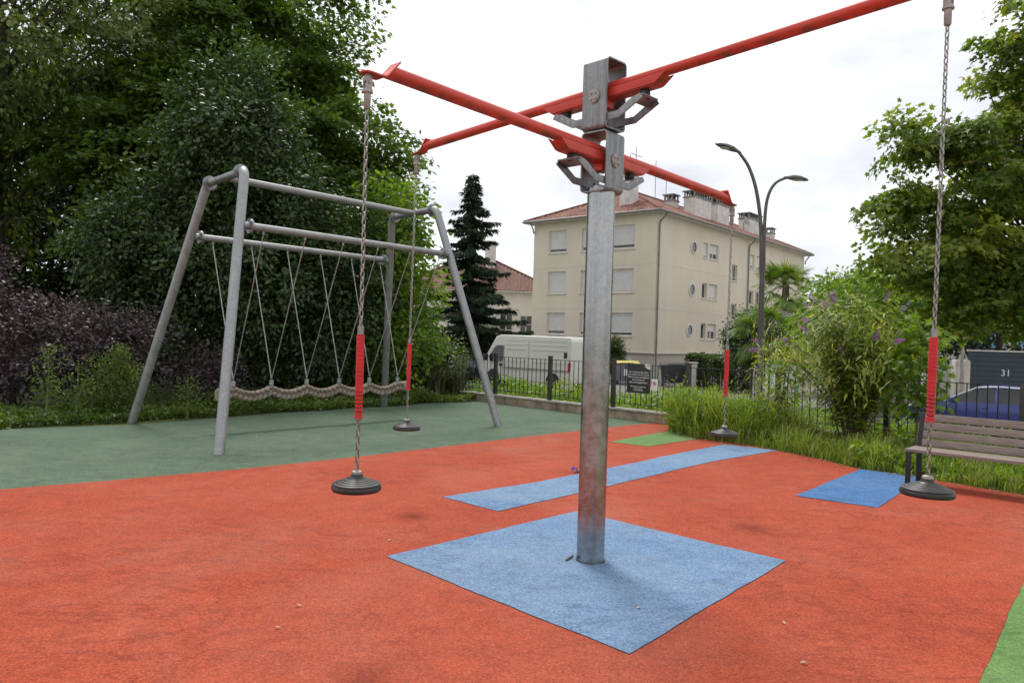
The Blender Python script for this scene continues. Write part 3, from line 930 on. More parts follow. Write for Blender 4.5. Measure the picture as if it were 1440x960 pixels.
def disc_swing(drop):
    """origin at the hanging point; everything below it"""
    root = empty('disc_swing', (0, 0, 0))
    mb = MB(Matrix.Scale(.72, 4))
    mb.lathe([(.008, .030), (.012, .027), (.012, .012), (.020, .010), (.020, -.008)], 12)
    mb.lathe([(.026, -.008), (.026, -.012), (.024, -.05)], 16)
    for s in (-1, 1): mb.box((0, s * .020, -.062), (.042, .010, .075))
    mb.lathe([(.012, -.034), (.012, .034)], 10, Matrix.Translation((0, 0, -.055)) @ Matrix.Rotation(R(90), 4, 'X'))
    mb.box((0, 0, -.085), (.030, .028, .05))
    mb.lathe([(.026, -.095), (.034, -.105), (.038, -.118), (.038, -.124), (.024, -.128), (.023, -.225), (.018, -.232)], 18)
    mb.build('swivel', M['swivel'], root, bevel=0)
    zs1 = -(drop - .755); zs0 = -(drop - .365)          # sleeve top / bottom (negative z)
    mb = MB(); chain_into(mb, (0, 0, -.162), (0, 0, zs1 + .025), .0315, .0040, .0245, 12, 6); mb.build('chain', M['stainless'], root)
    mb = MB(); mb.lathe([(.010, zs1 + .045), (.016, zs1 + .043), (.016, zs1 - .002)], 12); mb.build('ferrule', M['stainless'], root)
    mb = MB(); mb.lathe([(.016, zs0 + .002), (.016, zs0 - .022), (.010, zs0 - .024)], 12); mb.build('ferrule', M['stainless'], root)
    mb = MB(); n = 20; prof = []
    Ls = zs1 - zs0
    for i in range(n):
        zt = zs1 - Ls * i / n; zb = zs1 - Ls * (i + 1) / n
        rb = .0195 if i < 14 else .0185
        gap = .0016 if i < 14 else .005
        prof += [(rb - (.002 if i < 14 else .0045), zt), (rb, zt - gap), (rb, zb + gap * .6), (rb - (.002 if i < 14 else .0045), zb)]
    prof += [(.0235, zs0 - .001), (.0235, zs0 - .010)]
    prof = [(.019, zs1 + .004)] + prof
    mb.lathe(prof, 18); sl = mb.build('grip_sleeve', M['sleeve'], root, smooth=25)
    mb = MB()
    for i in range(14, 20):
        z = zs1 - Ls * i / n; mb.lathe([(.0150, z + .003), (.0168, z + .002), (.0168, z - .002), (.0150, z - .003)], 18)
    mb.build('band', M['darkgap'], sl)
    zd = -drop
    mb = MB(); chain_into(mb, (0, 0, zs0 - .02), (0, 0, zd + .085), .0315, .0040, .0245, 12, 6); mb.build('chain', M['stainless'], root)
    mb = MB(); mb.lathe([(.012, zd + .100), (.024, zd + .095), (.026, zd + .080), (.014, zd + .072)], 18); mb.build('seat_collar', M['swivel'], root)
    prof = [(.012, zd + .086), (.030, zd + .084), (.036, zd + .072)]
    for i in range(5):
        r0 = .040 + .020 * i; z = zd + .066 - .0062 * i
        prof += [(r0, z), (r0 + .016, z - .0035), (r0 + .0185, z - .0065)]
    prof += [(.136, zd + .030), (.143, zd + .020), (.143, zd + .010), (.137, zd + .002), (.120, zd), (.02, zd + .003)]
    prof = [(r * .84, z) for r, z in prof]
    mb = MB(); mb.lathe(prof, 48); mb.build('seat', M['disc_rubber'], root, smooth=50)
    return root


d1 = Vector((math.cos(AB1), math.sin(AB1), 0)); d2 = Vector((math.cos(AB2), math.sin(AB2), 0))
swA = disc_swing(T1 - .735); swB = copy_tree(swA); swC = disc_swing(T2 - .715); swD = copy_tree(swC)
for o, p, tl, lab in ((swA, PC + d1 * 2.085 + Vector((0, 0, T1 + 2.085 * math.sin(TL1))), (.5, -.3), 'black disc seat on a chain with red sleeve hanging in front of the wooden bench'),
                      (swB, PC - d1 * 2.085 + Vector((0, 0, T1 - 2.085 * math.sin(TL1))), (.2, .4), 'black disc seat on a chain hanging over the green surface by the braided rope swing'),
                      (swC, PC - d2 * 1.955 + Vector((0, 0, T2 - 1.955 * math.sin(TL2))), (-.5, .4), 'black disc seat with the sleeve in front of the rope swing, over the red surface'),
                      (swD, PC + d2 * 1.955 + Vector((0, 0, T2 + 1.955 * math.sin(TL2))), (.2, .1), 'black disc seat hanging beside tall grass at the end of the blue strip')):
    o.location = p; o.rotation_euler = (R(tl[0]), R(tl[1]), random.random() * 6)
    tag(o, lab, 'disc swing', 'disc swings on the carousel')

# ------------------------------------------------------------------ grey swing frame with braided rope
FM = Vector((-3.025, 12.11, 0)); U = Vector((3.29, 3.725, 0)).normalized(); Wv = Vector((-2.42, 2.675, 0)).normalized()


def fr(a, b, z): return FM + U * a + Wv * b + Vector((0, 0, z))


ZF = 3.67
root = empty('swing_set', FM, 'tall grey tubular steel swing frame on four splayed legs', 'swing set')
corner = {}
for sa in (-1, 1):
    for sb in (-1, 1):
        bot = fr(sa * 2.485, sb * 1.80, -.05); top = fr(sa * 1.785, sb * .70, ZF)
        corner[(sa, sb)] = (bot, top)
        mb = MB(); inn = top + (fr(0, 0, ZF) - fr(0, sb * .14, ZF))
        dl = (top - bot).normalized()
        mb.tube([bot, top - dl * .10, top - dl * .035 + Wv * (-sb * .012), top + Wv * (-sb * .05) + Vector((0, 0, .012)), top + Wv * (-sb * .11) + Vector((0, 0, .012))], [.066, .066, .066, .066, .066], 24)
        mb.build('leg', M['galv_grey'], root, origin=FM, smooth=50)
for sa in (-1, 1):
    a = corner[(sa, -1)][1] + Wv * .12 + Vector((0, 0, .012)); b = corner[(sa, 1)][1] - Wv * .12 + Vector((0, 0, .012))
    mb = MB(); mb.tube([a, b], .055, 20)
    bar = mb.build('end_bar', M['galv_grey'], root, origin=FM)
    for p, s in ((a, -1), (b, 1)):
        mb = MB()
        mb.tube([p - Wv * .012, p - Wv * .001], .105, 24); mb.tube([p + Wv * .001, p + Wv * .012], .105, 24)
        for i in range(6):
            an = i * math.pi / 3
            q = p + (U * math.cos(an) + Vector((0, 0, math.sin(an)))) * .085
            mb.tube([q - Wv * .022, q + Wv * .022], .010, 8)
        mb.build('flange', M['galv'], bar, origin=FM)
mb = MB(); mb.tube([fr(-1.73, 0, ZF + .012), fr(1.73, 0, ZF + .012)], .052, 20); mb.build('ridge_bar', M['galv_grey'], root, origin=FM)
ZB = 2.90; t_ = ZB / ZF; hl = 2.485 - .70 * t_; hw = 1.80 - 1.10 * t_
for sb in (-1, 1):
    a = fr(-hl + .05, sb * hw, ZB); b = fr(hl - .05, sb * hw, ZB)
    mb = MB(); mb.tube([a, b], .050, 20); cb = mb.build('cross_bar', M['galv_grey'], root, origin=FM)
    for p, s in ((a, 1), (b, -1)):
        mb = MB()
        for off in (.085, .100):
            mb.tube([p + U * s * off, p + U * s * (off + .012)], .098, 24)
        for i in range(6):
            an = i * math.pi / 3 + .3
            q = p + (Wv * math.cos(an) + Vector((0, 0, math.sin(an)))) * .080
            mb.tube([q + U * s * .07, q + U * s * .13], .010, 8)
        mb.build('flange', M['galv'], cb, origin=FM)

# braided rope swing hanging in the frame
ZR = .60
rs = empty('rope_swing', fr(0, 0, ZR), 'thick braided rope swing hung on twelve crossing chains inside the grey frame', 'rope swing')
na = [-1.57 + .62 * i for i in range(6)]


def rope_z(a):
    if a < na[0]: return ZR - .02 - (na[0] - a) * .10
    if a > na[-1]: return ZR - (a - na[-1]) * .10
    q = (a - na[0]) / .62; f = q - int(q)
    return ZR - .080 * math.sin(math.pi * f) * (1 if int(q) < 5 else 0) if f > 0 else ZR


mb = MB()
n = 420; a0, a1 = -1.78, 1.70
per = .24
for sidx in range(3):
    for dbl in (-1, 1):
        pts = []
        ph = 2 * math.pi * sidx / 3
        for i in range(n):
            a = a0 + (a1 - a0) * i / (n - 1)
            th = 2 * math.pi * a / per + ph
            lat = .051 * math.sin(th); dep = .025 * math.sin(2 * th)
            # lateral = vertical as seen from the side; depth across
            pts.append(fr(a, dep * 1.25 + dbl * .013, rope_z(a) - .005 + lat + dbl * .014 * math.cos(th)))
        mb.tube(pts, .0235, 8)
rp = mb.build('rope', M['rope'], rs, origin=fr(0, 0, ZR), smooth=60)
for a in (a0 + .02, a1 - .02):
    mb = MB()
    mb.tube([fr(a - .05, 0, rope_z(a)), fr(a + .05, 0, rope_z(a))], .086, 18)
    mb.build('rope_binding', M['rope'], rp, origin=fr(0, 0, ZR), bevel=.01)
for i in range(6):
    node = fr(na[i], 0, ZR + .155)
    mb = MB(); mb.box(node + Vector((0, 0, -.035)), (.05, .05, .05), Matrix.Rotation(R(48), 3, 'Z')); mb.tube([node + Vector((0, 0, -.09)), node + Vector((0, 0, -.04))], .035, 12)
    mb.build('shackle', M['galv'], rs, origin=fr(0, 0, ZR), bevel=.006)
    for sb in (-1, 1):
        at = fr(-1.58 + .655 * i, sb * hw, ZB - .085)
        mb = MB(); chain_into(mb, at, node, .028, .0042, .019, 8, 4); mb.build('chain', M['thin_chain'], rs, origin=fr(0, 0, ZR))
        mb = MB(); mb.tube([at + Vector((0, 0, .05)), at + Vector((0, 0, -.012))], .014, 10); mb.sphere(at, .018, 10)
        mb.build('hanger', M['galv'], rs, origin=fr(0, 0, ZR))

# ------------------------------------------------------------------ bench
bo = G(1272, 682); bang = math.atan2(-.70, .715)
root = empty('park_bench', bo, 'weathered wooden slatted bench with dark metal legs beside the deep blue patch', 'bench', rz=bang)
BL = 1.9
mb = MB()
for i in range(4): mb.box((BL / 2 - .01, .035 + .095 * i, .392), (BL, .085, .034))
mb.build('seat', M['wood'], root, bevel=.005)
mb = MB()
tilt = R(-14); Rt = Matrix.Rotation(tilt, 3, 'X')
for i in range(4):
    c = Vector((BL / 2 + .02, .40 + .026 * i, .455 + .093 * i))
    mb.box(c, (BL, .030, .082), Rt)
mb.build('backrest', M['wood'], root, bevel=.005)
for x in (.03, BL - .06):
    mb = MB()
    mb.box((x, .0, .187), (.05, .030, .374)); mb.box((x, .20, .360), (.05, .40, .022))
    mb.prism([(.375, 0), (.425, 0), (.40, .36), (.50, .79), (.468, .79), (.36, .36)], (x, 0, 0), (0, 1, 0), (0, 0, 1), .05)
    mb.box((x, .40, .006), (.07, .10, .012))
    mb.build('leg', M['dark_metal'], root, bevel=.003)

# ------------------------------------------------------------------ street lamp (two arms)
lp = Vector((P(1069, 560, 18).x, 18, gz(P(1069, 560, 18).x, 18)))
root = empty('street_lamp', lp, 'tall brown street lamp with two curved arms rising behind the railing', 'street lamp')
Yl = 18.0
mb = MB()
base = lp; k1p = P(1069.5, 480, Yl); k2p = P(1072, 380, Yl)
mb.tube([base + Vector((0, 0, -.1)), base + Vector((0, 0, 1.0)), base + Vector((0, 0, 1.02)), k1p, k2p], [.10, .10, .078, .072, .062], 18)
mb.build('pole', M['lamp_paint'], root, origin=lp, smooth=50)


def spline(cp, n=24):
    out = []
    cp = [Vector(c) for c in cp]; q = [cp[0]] + cp + [cp[-1]]
    for i in range(1, len(q) - 2):
        for j in range(n // (len(cp) - 1)):
            t = j / (n // (len(cp) - 1)); p0, p1, p2, p3 = q[i - 1], q[i], q[i + 1], q[i + 2]
            out.append(.5 * ((2 * p1) + (-p0 + p2) * t + (2 * p0 - 5 * p1 + 4 * p2 - p3) * t * t + (-p0 + 3 * p1 - 3 * p2 + p3) * t ** 3))
    out.append(cp[-1]); return out


for cps, rad, hd in (([(1070.5, 382), (1070, 320), (1064, 270), (1053, 235), (1038, 213)], (.050, .034), (1038, 213, 1006, 201)),
                     ([(1074, 382), (1075, 320), (1079, 280), (1090, 258), (1107, 249.5)], (.044, .032), (1107, 249.5, 1137, 253))):
    pts = spline([P(x, y, Yl) for x, y in cps])
    mb = MB(); mb.tube(pts, [rad[0] + (rad[1] - rad[0]) * i / (len(pts) - 1) for i in range(len(pts))], 14)
    arm = mb.build('arm', M['lamp_paint'], root, origin=lp, smooth=60)
    a = P(hd[0], hd[1], Yl); b = P(hd[2], hd[3], Yl); ax = (b - a); Lh = ax.length; ax.normalize()
    side = Vector((0, 1, 0)); nup = ax.cross(side) if ax.x < 0 else side.cross(ax)
    if nup.z < 0: nup = -nup
    mb = MB(); st = [(-.08, .035, .035), (.02, .07, .06), (.25 * Lh, .13, .10), (.55 * Lh, .16, .095), (.85 * Lh, .12, .05), (Lh, .03, .012)]
    vs = []; fs = []; nn = 12
    for x, wd, hh in st:
        for k in range(nn):
            an = math.pi * k / (nn - 1); vs.append(a + ax * x + side * math.cos(an) * wd + nup * (math.sin(an) * hh * .95 - .02))
    for i in range(len(st) - 1):
        for k in range(nn): fs.append((i * nn + k, i * nn + (k + 1) % nn, (i + 1) * nn + (k + 1) % nn, (i + 1) * nn + k))
    fs += [tuple(range(nn)), tuple((len(st) - 1) * nn + k for k in range(nn))]
    mb.add(vs, fs); h = mb.build('lamp_head', M['lamp_head'], arm, origin=lp, smooth=60)
    mb = MB(); c = a + ax * Lh * .5 - nup * .025; mb.sphere(c, .10, 14, (1.5, 1.0, .35)); mb.build('lens', M['lamp_glass'], h, origin=lp)

# ------------------------------------------------------------------ apartment building
CB = Vector((8.5, 45.0, -.9)); BANG = math.atan2(.76, .648)
root = empty('apartment_building', CB, 'beige three storey apartment block with red tiled hipped roof and white chimneys', 'building', rz=BANG)
z0_ = .9                     # local z of playground level
LA, LB = 9.45, 25.3          # left facade (local y), right facade (local x)
ZW = 9.3 + z0_


def facade(mb, plane, Lh, zb, zt, holes, depth=.22):
    """plane 'x0' : x=0, coordinate along y, outside -x ; 'y0' : y=0, coordinate along x, outside -y"""
    us = sorted(set([0, Lh] + [h[0] for h in holes] + [h[1] for h in holes])); zs = sorted(set([zb, zt] + [h[2] for h in holes] + [h[3] for h in holes]))
    pt = (lambda u, z, d=0: (d, u, z)) if plane == 'x0' else (lambda u, z, d=0: (u, d, z))
    for i in range(len(us) - 1):
        for j in range(len(zs) - 1):
            um, zm = (us[i] + us[i + 1]) / 2, (zs[j] + zs[j + 1]) / 2
            if any(h[0] < um < h[1] and h[2] < zm < h[3] for h in holes): continue
            mb.add([pt(us[i], zs[j]), pt(us[i + 1], zs[j]), pt(us[i + 1], zs[j + 1]), pt(us[i], zs[j + 1])], [(0, 1, 2, 3)])
    for a, b, c, d in holes:
        mb.add([pt(a, c), pt(b, c), pt(b, d), pt(a, d), pt(a, c, depth), pt(b, c, depth), pt(b, d, depth), pt(a, d, depth)], [(0, 1, 5, 4), (1, 2, 6, 5), (2, 3, 7, 6), (3, 0, 4, 7)])


rows = [(1.83, 3.26), (4.55, 6.0), (7.26, 8.72)]
colsA = [(1.50, 3.15), (4.0, 5.48), (6.68, 8.15)]
holesA = [(a, b, c + z0_, d + z0_) for c, d in rows for a, b in colsA]


def wB(px):
    t = (px - 720) / F_PX; return (45 * t - 8.5) / (.648 - .76 * t)


holesB = []
for c, d in ((7.25, 8.25), (4.52, 5.55), (1.80, 2.85)):
    holesB += [(wB(984.5), wB(991.5), c + z0_, d + z0_), (wB(994), wB(1006), c + z0_, d + z0_)]
    holesB += [(wB(1049), wB(1057), c + z0_, d + z0_), (wB(1060), wB(1067), c + z0_, d + z0_)]
for c, d in ((6.05, 7.2), (3.3, 4.4)): holesB.append((wB(1026), wB(1033.5), c + z0_, d + z0_))
holesB.append((wB(1095), wB(1103), 7.45 + z0_, 8.2 + z0_)); holesB.append((wB(1095), wB(1103), 4.75 + z0_, 5.5 + z0_))
mb = MB()
ZL = .86 + z0_
facade(mb, 'x0', LA, ZL, ZW, holesA); facade(mb, 'y0', LB, ZL, ZW, holesB)
mb.add([(0, LA, ZL), (LB, LA, ZL), (LB, LA, ZW), (0, LA, ZW)], [(0, 1, 2, 3)]); mb.add([(LB, 0, ZL), (LB, LA, ZL), (LB, LA, ZW), (LB, 0, ZW)], [(0, 1, 2, 3)])
mb.build('wall', M['render_beige'], root, smooth=0)
mb = MB(); mb.box2((.08, .08, -.5), (LB, LA, ZL - .06)); mb.build('plinth', M['plinth'], root, smooth=0)
mb = MB(); mb.box2((-.06, -.06, ZL - .058), (LB + .05, LA + .05, ZL - .003)); mb.build('ledge', M['trim'], root, smooth=0)
mb = MB()
for z in (3.54 + z0_, 6.26 + z0_):
    mb.box2((-.012, -.012, z), (-.001, LA, z + .035)); mb.box2((0.001, -.012, z), (LB, -.001, z + .035))
mb.build('string_course', M['trim'], root, smooth=0)
random.seed(3)
for (a, b, c, d) in holesA:
    mb = MB(); fw = .07
    for q in ((a, a + fw, c, d), (b - fw, b, c, d)): mb.box2((.10, q[0] + .002, q[2] + .002), (.20, q[1] - .002, q[3] - .002))
    mb.box2((.10, a + fw, d - .16), (.20, b - fw, d - .002)); mb.box2((.10, a + fw, c + .002), (.20, b - fw, c + .08))
    w = mb.build('window', M['trim'], root, smooth=0)
    low = random.choice((.10, .20, .24, .10)) if d < 8 + z0_ else .24
    mb = MB()
    zz = c + low
    while zz < d - .17:
        mb.box2((.125, a + fw, zz), (.145, b - fw, zz + .048)); zz += .052
    mb.build('shutter', M['shutter'], w, smooth=0)
    mb = MB(); mb.box2((.178, a + fw, c + .08), (.185, b - fw, d - .16)); mb.build('pane', M['glass'], w, smooth=0)
    mb = MB(); mb.box2((-.06, a - .08, c - .075), (.21, b + .08, c - .003)); mb.build('sill', M['trim'], w, smooth=0)
for i, (a, b, c, d) in enumerate(holesB):
    mb = MB(); fw = .06
    for q in ((a, a + fw), (b - fw, b)): mb.box2((q[0] + .002, .12, c + .002), (q[1] - .002, .20, d - .002))
    mb.box2((a + fw, .12, d - .09), (b - fw, .20, d - .002)); mb.box2((a + fw, .12, c + .002), (b - fw, .20, c + .07))
    if b - a > .8: mb.box2(((a + b) / 2 - .03, .12, c + .07), ((a + b) / 2 + .03, .20, d - .09))
    w = mb.build('window', M['trim'], root, smooth=0)
    mb = MB(); mb.box2((a + fw, .178, c + .07), (b - fw, .185, d - .09)); mb.build('pane', M['glass'], w, smooth=0)
    if i in (1, 2, 3, 9, 5, 0):
        low = {1: .30, 2: .1, 9: .45, 5: .05, 0: .05, 3: .1}[i] * (d - c)
        mb = MB(); mb.box2((a + fw, .135, c + .07 + low), (b - fw, .150, d - .092)); mb.build('shutter', M['shutter'], w, smooth=0)
    mb = MB(); mb.box2((a - .06, -.06, c - .07), (b + .06, .21, c - .003)); mb.build('sill', M['trim'], w, smooth=0)
for i, (px, zc_) in enumerate(((971, 7.75), (970, 5.0), (968.5, 2.35))):
    w0 = wB(px)
    Tm = Matrix.Translation((w0, -.002, zc_ + z0_)) @ Matrix.Rotation(R(90), 4, 'X')
    mb = MB(); mb.lathe([(.44, 0), (.44, .05), (.33, .07), (.33, .012), (.29, .010)], 28, Tm); w = mb.build('round_window', M['trim'], root)
    mb = MB(); mb.lathe([(.325, .012), (.325, .018)], 28, Tm); mb.build('pane', M['glass'], w)
# drainpipes and gutter
OV = .55
mb = MB(); zg = ZW - .05
mb.tube([(-OV - .05, LA + OV, zg + .12), (-OV - .05, -OV - .05, zg + .12), (LB + OV, -OV - .05, zg + .12)], .075, 10); mb.build('gutter', M['gutter'], root)
for x in (.22, wB(1047.5)):
    mb = MB(); mb.tube([(x, -OV - .02, zg + .08), (x, -OV, zg - .05), (x, -.12, zg - .45), (x, -.10, zg - .7), (x, -.10, -.3)], .055, 10)
    mb.build('drainpipe', M['gutter'], root)
mb = MB(); mb.tube([(-OV - .02, LA - .1, zg + .08), (-.2, LA - .05, zg - .35), (-.10, LA - .05, zg - .6)], .05, 10); mb.tube([(LB - .1, -OV, zg + .08), (LB - .05, -.15, zg - .4), (LB - .05, -.1, zg - .7)], .05, 10); mb.build('drainpipe', M['gutter'], root)
mb = MB(); mb.box2((-OV, -OV, ZW + .002), (LB + OV, LA + OV, ZW + .06)); mb.build('soffit', M['trim'], root, smooth=0)


def hip_roof(mb, x0, x1, y0, y1, ze, pitch, col=.26, amp=.035, smp=4):
    Wd = y1 - y0; half = Wd / 2; tanp = math.tan(pitch)
    sides = [(x1 - x0, lambda s, t: (x0 + s, y0 + t)), (x1 - x0, lambda s, t: (x1 - s, y1 - t)), (Wd, lambda s, t: (x0 + t, y1 - s)), (Wd, lambda s, t: (x1 - t, y0 + s))]
    for Ls, f in sides:
        n = int(Ls / col) * smp
        ss = sorted(set([Ls * i / n for i in range(n + 1)]))
        vs = []; fs = []
        for s in ss:
            tm = min(s, Ls - s, half); off = amp * math.cos(2 * math.pi * s / col)
            for q in (0, 1):
                t = tm * q; x, y = f(s, t); vs.append((x, y, ze + t * tanp + off + .05))
        for i in range(len(ss) - 1): fs.append((2 * i, 2 * i + 2, 2 * i + 3, 2 * i + 1))
        mb.add(vs, fs)
    # ridge and hip caps
    A = [(x0, y0), (x1, y0), (x1, y1), (x0, y1)]; zr = ze + half * tanp + .07
    r1, r2 = (x0 + half, (y0 + y1) / 2, zr), (x1 - half, (y0 + y1) / 2, zr)
    mb.tube([r1, r2], .11, 8)
    for (x, y), r in zip(A, (r1, r2, r2, r1)): mb.tube([(x, y, ze + .06), r], .10, 8)


mb = MB(); hip_roof(mb, -OV, LB + OV, -OV, LA + OV, ZW + .07, R(24.5)); rf = mb.build('roof', M['tiles'], root, smooth=70)


def chimney(x, y, lx, ly, zb, zt, parent, cap=True):
    mb = MB(); mb.box2((x - lx / 2, y - ly / 2, zb), (x + lx / 2, y + ly / 2, zt)); ch = mb.build('chimney', M['chimney'], parent, smooth=0)
    mb = MB(); mb.box2((x - lx / 2 - .06, y - ly / 2 - .06, zt + .002), (x + lx / 2 + .06, y + ly / 2 + .06, zt + .08))
    n = max(2, int(lx / .32))
    for i in range(n + 1):
        xx = x - lx / 2 + lx * i / n
        for s in (-1, 1): mb.box((xx, y + s * (ly / 2 - .08), zt + .08 + .17), (.07, .10, .34))
    for s in (-1, 1): mb.box((x + s * lx / 2, y, zt + .25), (.07, .12, .34))
    mb.box2((x - lx / 2 - .09, y - ly / 2 - .09, zt + .421), (x + lx / 2 + .09, y + ly / 2 + .09, zt + .50))
    mb.build('cowl', M['gutter'], ch, smooth=0)
    return ch


zl = lambda z: z + z0_
chimney(7.9, 3.4, .8, .75, zl(9.6), zl(11.5), rf); chimney(9.2, 2.0, 2.5, .9, zl(9.4), zl(11.7), rf)
chimney(12.5, 2.0, 2.0, .9, zl(9.4), zl(11.75), rf); chimney(18.4, 2.0, 2.4, .9, zl(9.4), zl(11.5), rf); chimney(22.8, 2.2, .8, .8, zl(9.4), zl(11.0), rf)
chimney(1.6, 3.0, .8, .9, zl(9.6), zl(12.2), rf)
for (x, y, h) in ((2.6, 3.6, 3.2), (5.6, 3.4, 3.4), (8.0, 3.9, 3.2), (4.3, 4.2, 4.2)):
    mb = MB(); zb = zl(10.6); mb.tube([(x, y, zb), (x, y, zb + h)], .022, 6)
    mb.tube([(x - .7, y, zb + h * .86), (x + .7, y, zb + h * .86)], .014, 5)
    for i in range(6): mb.tube([(x - .6 + .22 * i, y - .25, zb + h * .86), (x - .6 + .22 * i, y + .25, zb + h * .86)], .009, 4)
    mb.build('aerial', M['gutter'], rf)
mb = MB(); mb.lathe([(.01, 0), (.2, .03), (.36, .12), (.38, .15)], 18, Matrix.Translation((15.6, 1.2, zl(11.0))) @ Matrix.Rotation(R(70), 4, 'X')); mb.tube([(15.6, 1.4, zl(9.5)), (15.6, 1.3, zl(11.0))], .03, 6); mb.build('satellite_dish', M['gutter'], rf)
# entrance fin, basement openings
mb = MB(); xe = wB(1022); mb.prism([(xe - .45, ZL - .06), (xe + .6, ZL + .75), (xe + .95, ZL + .75), (xe + .35, -.4), (xe - .4, -.4)], (0, -.75, 0), (1, 0, 0), (0, 0, 1), .25); mb.build('entrance_fin', M['trim'], root, smooth=0)
mb = MB(); mb.box2((xe + .5, .0, ZL - 1.6), (xe + 3.2, -.05, ZL + .78)); mb.build('entrance', M['glass'], root, smooth=0)
for y0, y1 in ((1.4, 3.4), (5.0, 7.0)):
    mb = MB(); mb.box2((-.01, y0, -.1), (.07, y1, 1.35)); mb.build('garage_door', M['shutter'], root, smooth=0)
for x in (wB(1000), wB(978)):
    mb = MB(); mb.box2((x - .45, .0, .75), (x + .45, .07, 1.35)); mb.build('basement_window', M['glass'], root, smooth=0)

# ------------------------------------------------------------------ white house far left
hx0, hx1, hy0, hy1 = -9.5, 3.2, 60.0, 69.5
ho = Vector((hx0, hy0, -.9))
root = empty('house', ho, 'white house with red tiled roof behind the spruce, left of the beige block', 'house')
mb = MB(); mb.box2((0, 0, -.3), (hx1 - hx0, hy1 - hy0, 6.1)); mb.build('wall', M['render_white'], root, smooth=0)
mb = MB(); hip_roof(mb, -.5, hx1 - hx0 + .5, -.5, hy1 - hy0 + .5, 6.12, R(28), .3); hr = mb.build('roof', M['old_tiles'], root, smooth=70)
mb = MB(); mb.box2((-.5, -.5, 6.05), (hx1 - hx0 + .5, hy1 - hy0 + .5, 6.13)); mb.build('soffit', M['trim'], root, smooth=0)
for px, w_, zb, zt in ((712, 1.0, 2.4, 4.3), (740, .95, 2.1, 4.2), (634, 1.4, .6, 2.2)):
    x = P(px, 440, hy0).x - hx0
    mb = MB(); mb.box2((x - w_ / 2, -.03, zb), (x + w_ / 2, -.004, zt)); w = mb.build('window', M['glass'], root, smooth=0)
    mb = MB()
    for i in range(3): mb.box((x - w_ / 2 + w_ * i / 2, -.045, (zb + zt) / 2), (.06, .03, zt - zb))
    for i in range(4): mb.box((x, -.042, zb + (zt - zb) * i / 3), (w_ + .06, .024, .05))
    mb.box((x, -.06, zb - .08), (w_ + .3, .12, .09)); mb.build('frame', M['trim'], w, smooth=0)
mb = MB(); mb.box2((7.0, 3.5, 8.0), (7.9, 4.3, 10.6)); mb.build('chimney', M['chimney'], hr, smooth=0)


# ------------------------------------------------------------------ vehicles
def wheel(parent, x, y, r, w, side):
    T = Matrix.Translation((x, y, r)) @ Matrix.Rotation(R(90), 4, 'X')
    mb = MB(T); h = w / 2
    mb.lathe([(r * .62, -h), (r * .9, -h), (r, -h * .6), (r, h * .6), (r * .9, h), (r * .62, h)], 28); wh = mb.build('wheel', M['black'], parent)
    mb = MB(T)
    mb.lathe([(r * .05, side * h * .7), (r * .22, side * h * .75), (r * .30, side * h * .55), (r * .52, side * h * .62), (r * .63, side * h * .95)] if side < 0 else
             [(r * .63, h * .95), (r * .52, h * .62), (r * .30, h * .55), (r * .22, h * .75), (r * .05, h * .7)], 20)
    for i in range(5):
        a = i * 2 * math.pi / 5; mb.box((r * .42 * math.cos(a), r * .42 * math.sin(a), side * h * .72), (r * .4, r * .10, .02), Matrix.Rotation(a, 3, 'Z'))
    mb.build('rim', M['silver'], wh)


vang = math.atan2(-FV.y, -FV.x)
vp = P(755, 520, 36.0); vloc = Vector((vp.x, 36.0, -.894))
root = empty('delivery_van', vloc, 'cream white high roof panel van parked beyond the railing', 'van', rz=vang)
prof = [(-3.0, .42), (-3.02, .62), (-2.99, 2.30), (-2.88, 2.50), (1.65, 2.54), (1.95, 2.46), (2.62, 1.52), (2.78, 1.30), (3.0, 1.02), (3.04, .62), (3.02, .40), (2.5, .34), (-2.6, .36)]
me = bpy.data.meshes.new('body')
mb = MB(); mb.prism(prof, (0, 0, 0), (1, 0, 0), (0, 0, 1), 2.0)
mb.v = [(x, y * (1 if z < 1.25 else 1 - .085 * (z - 1.25) / 1.3) * (1 - max(0, x - 2.2) * .10), z) for x, y, z in mb.v]
body = mb.build('body', M['van_white'], root, bevel=.07, seg=4, smooth=50)


def vy(z, s): return s * (1.004 if z < 1.25 else 1.004 - .085 * (z - 1.25) / 1.3)


def side_plate(name, poly, mat, parent, s, off=.004, th=.012):
    mb = MB(); N = len(poly)
    vs = [(x, vy(z, s) + s * off, z) for x, z in poly] + [(x, vy(z, s) + s * (off - th), z) for x, z in poly]
    mb.add(vs, [tuple(range(N)), tuple(range(2 * N - 1, N - 1, -1))] + [(i, (i + 1) % N, N + (i + 1) % N, N + i) for i in range(N)])
    return mb.build(name, mat, parent, smooth=0)


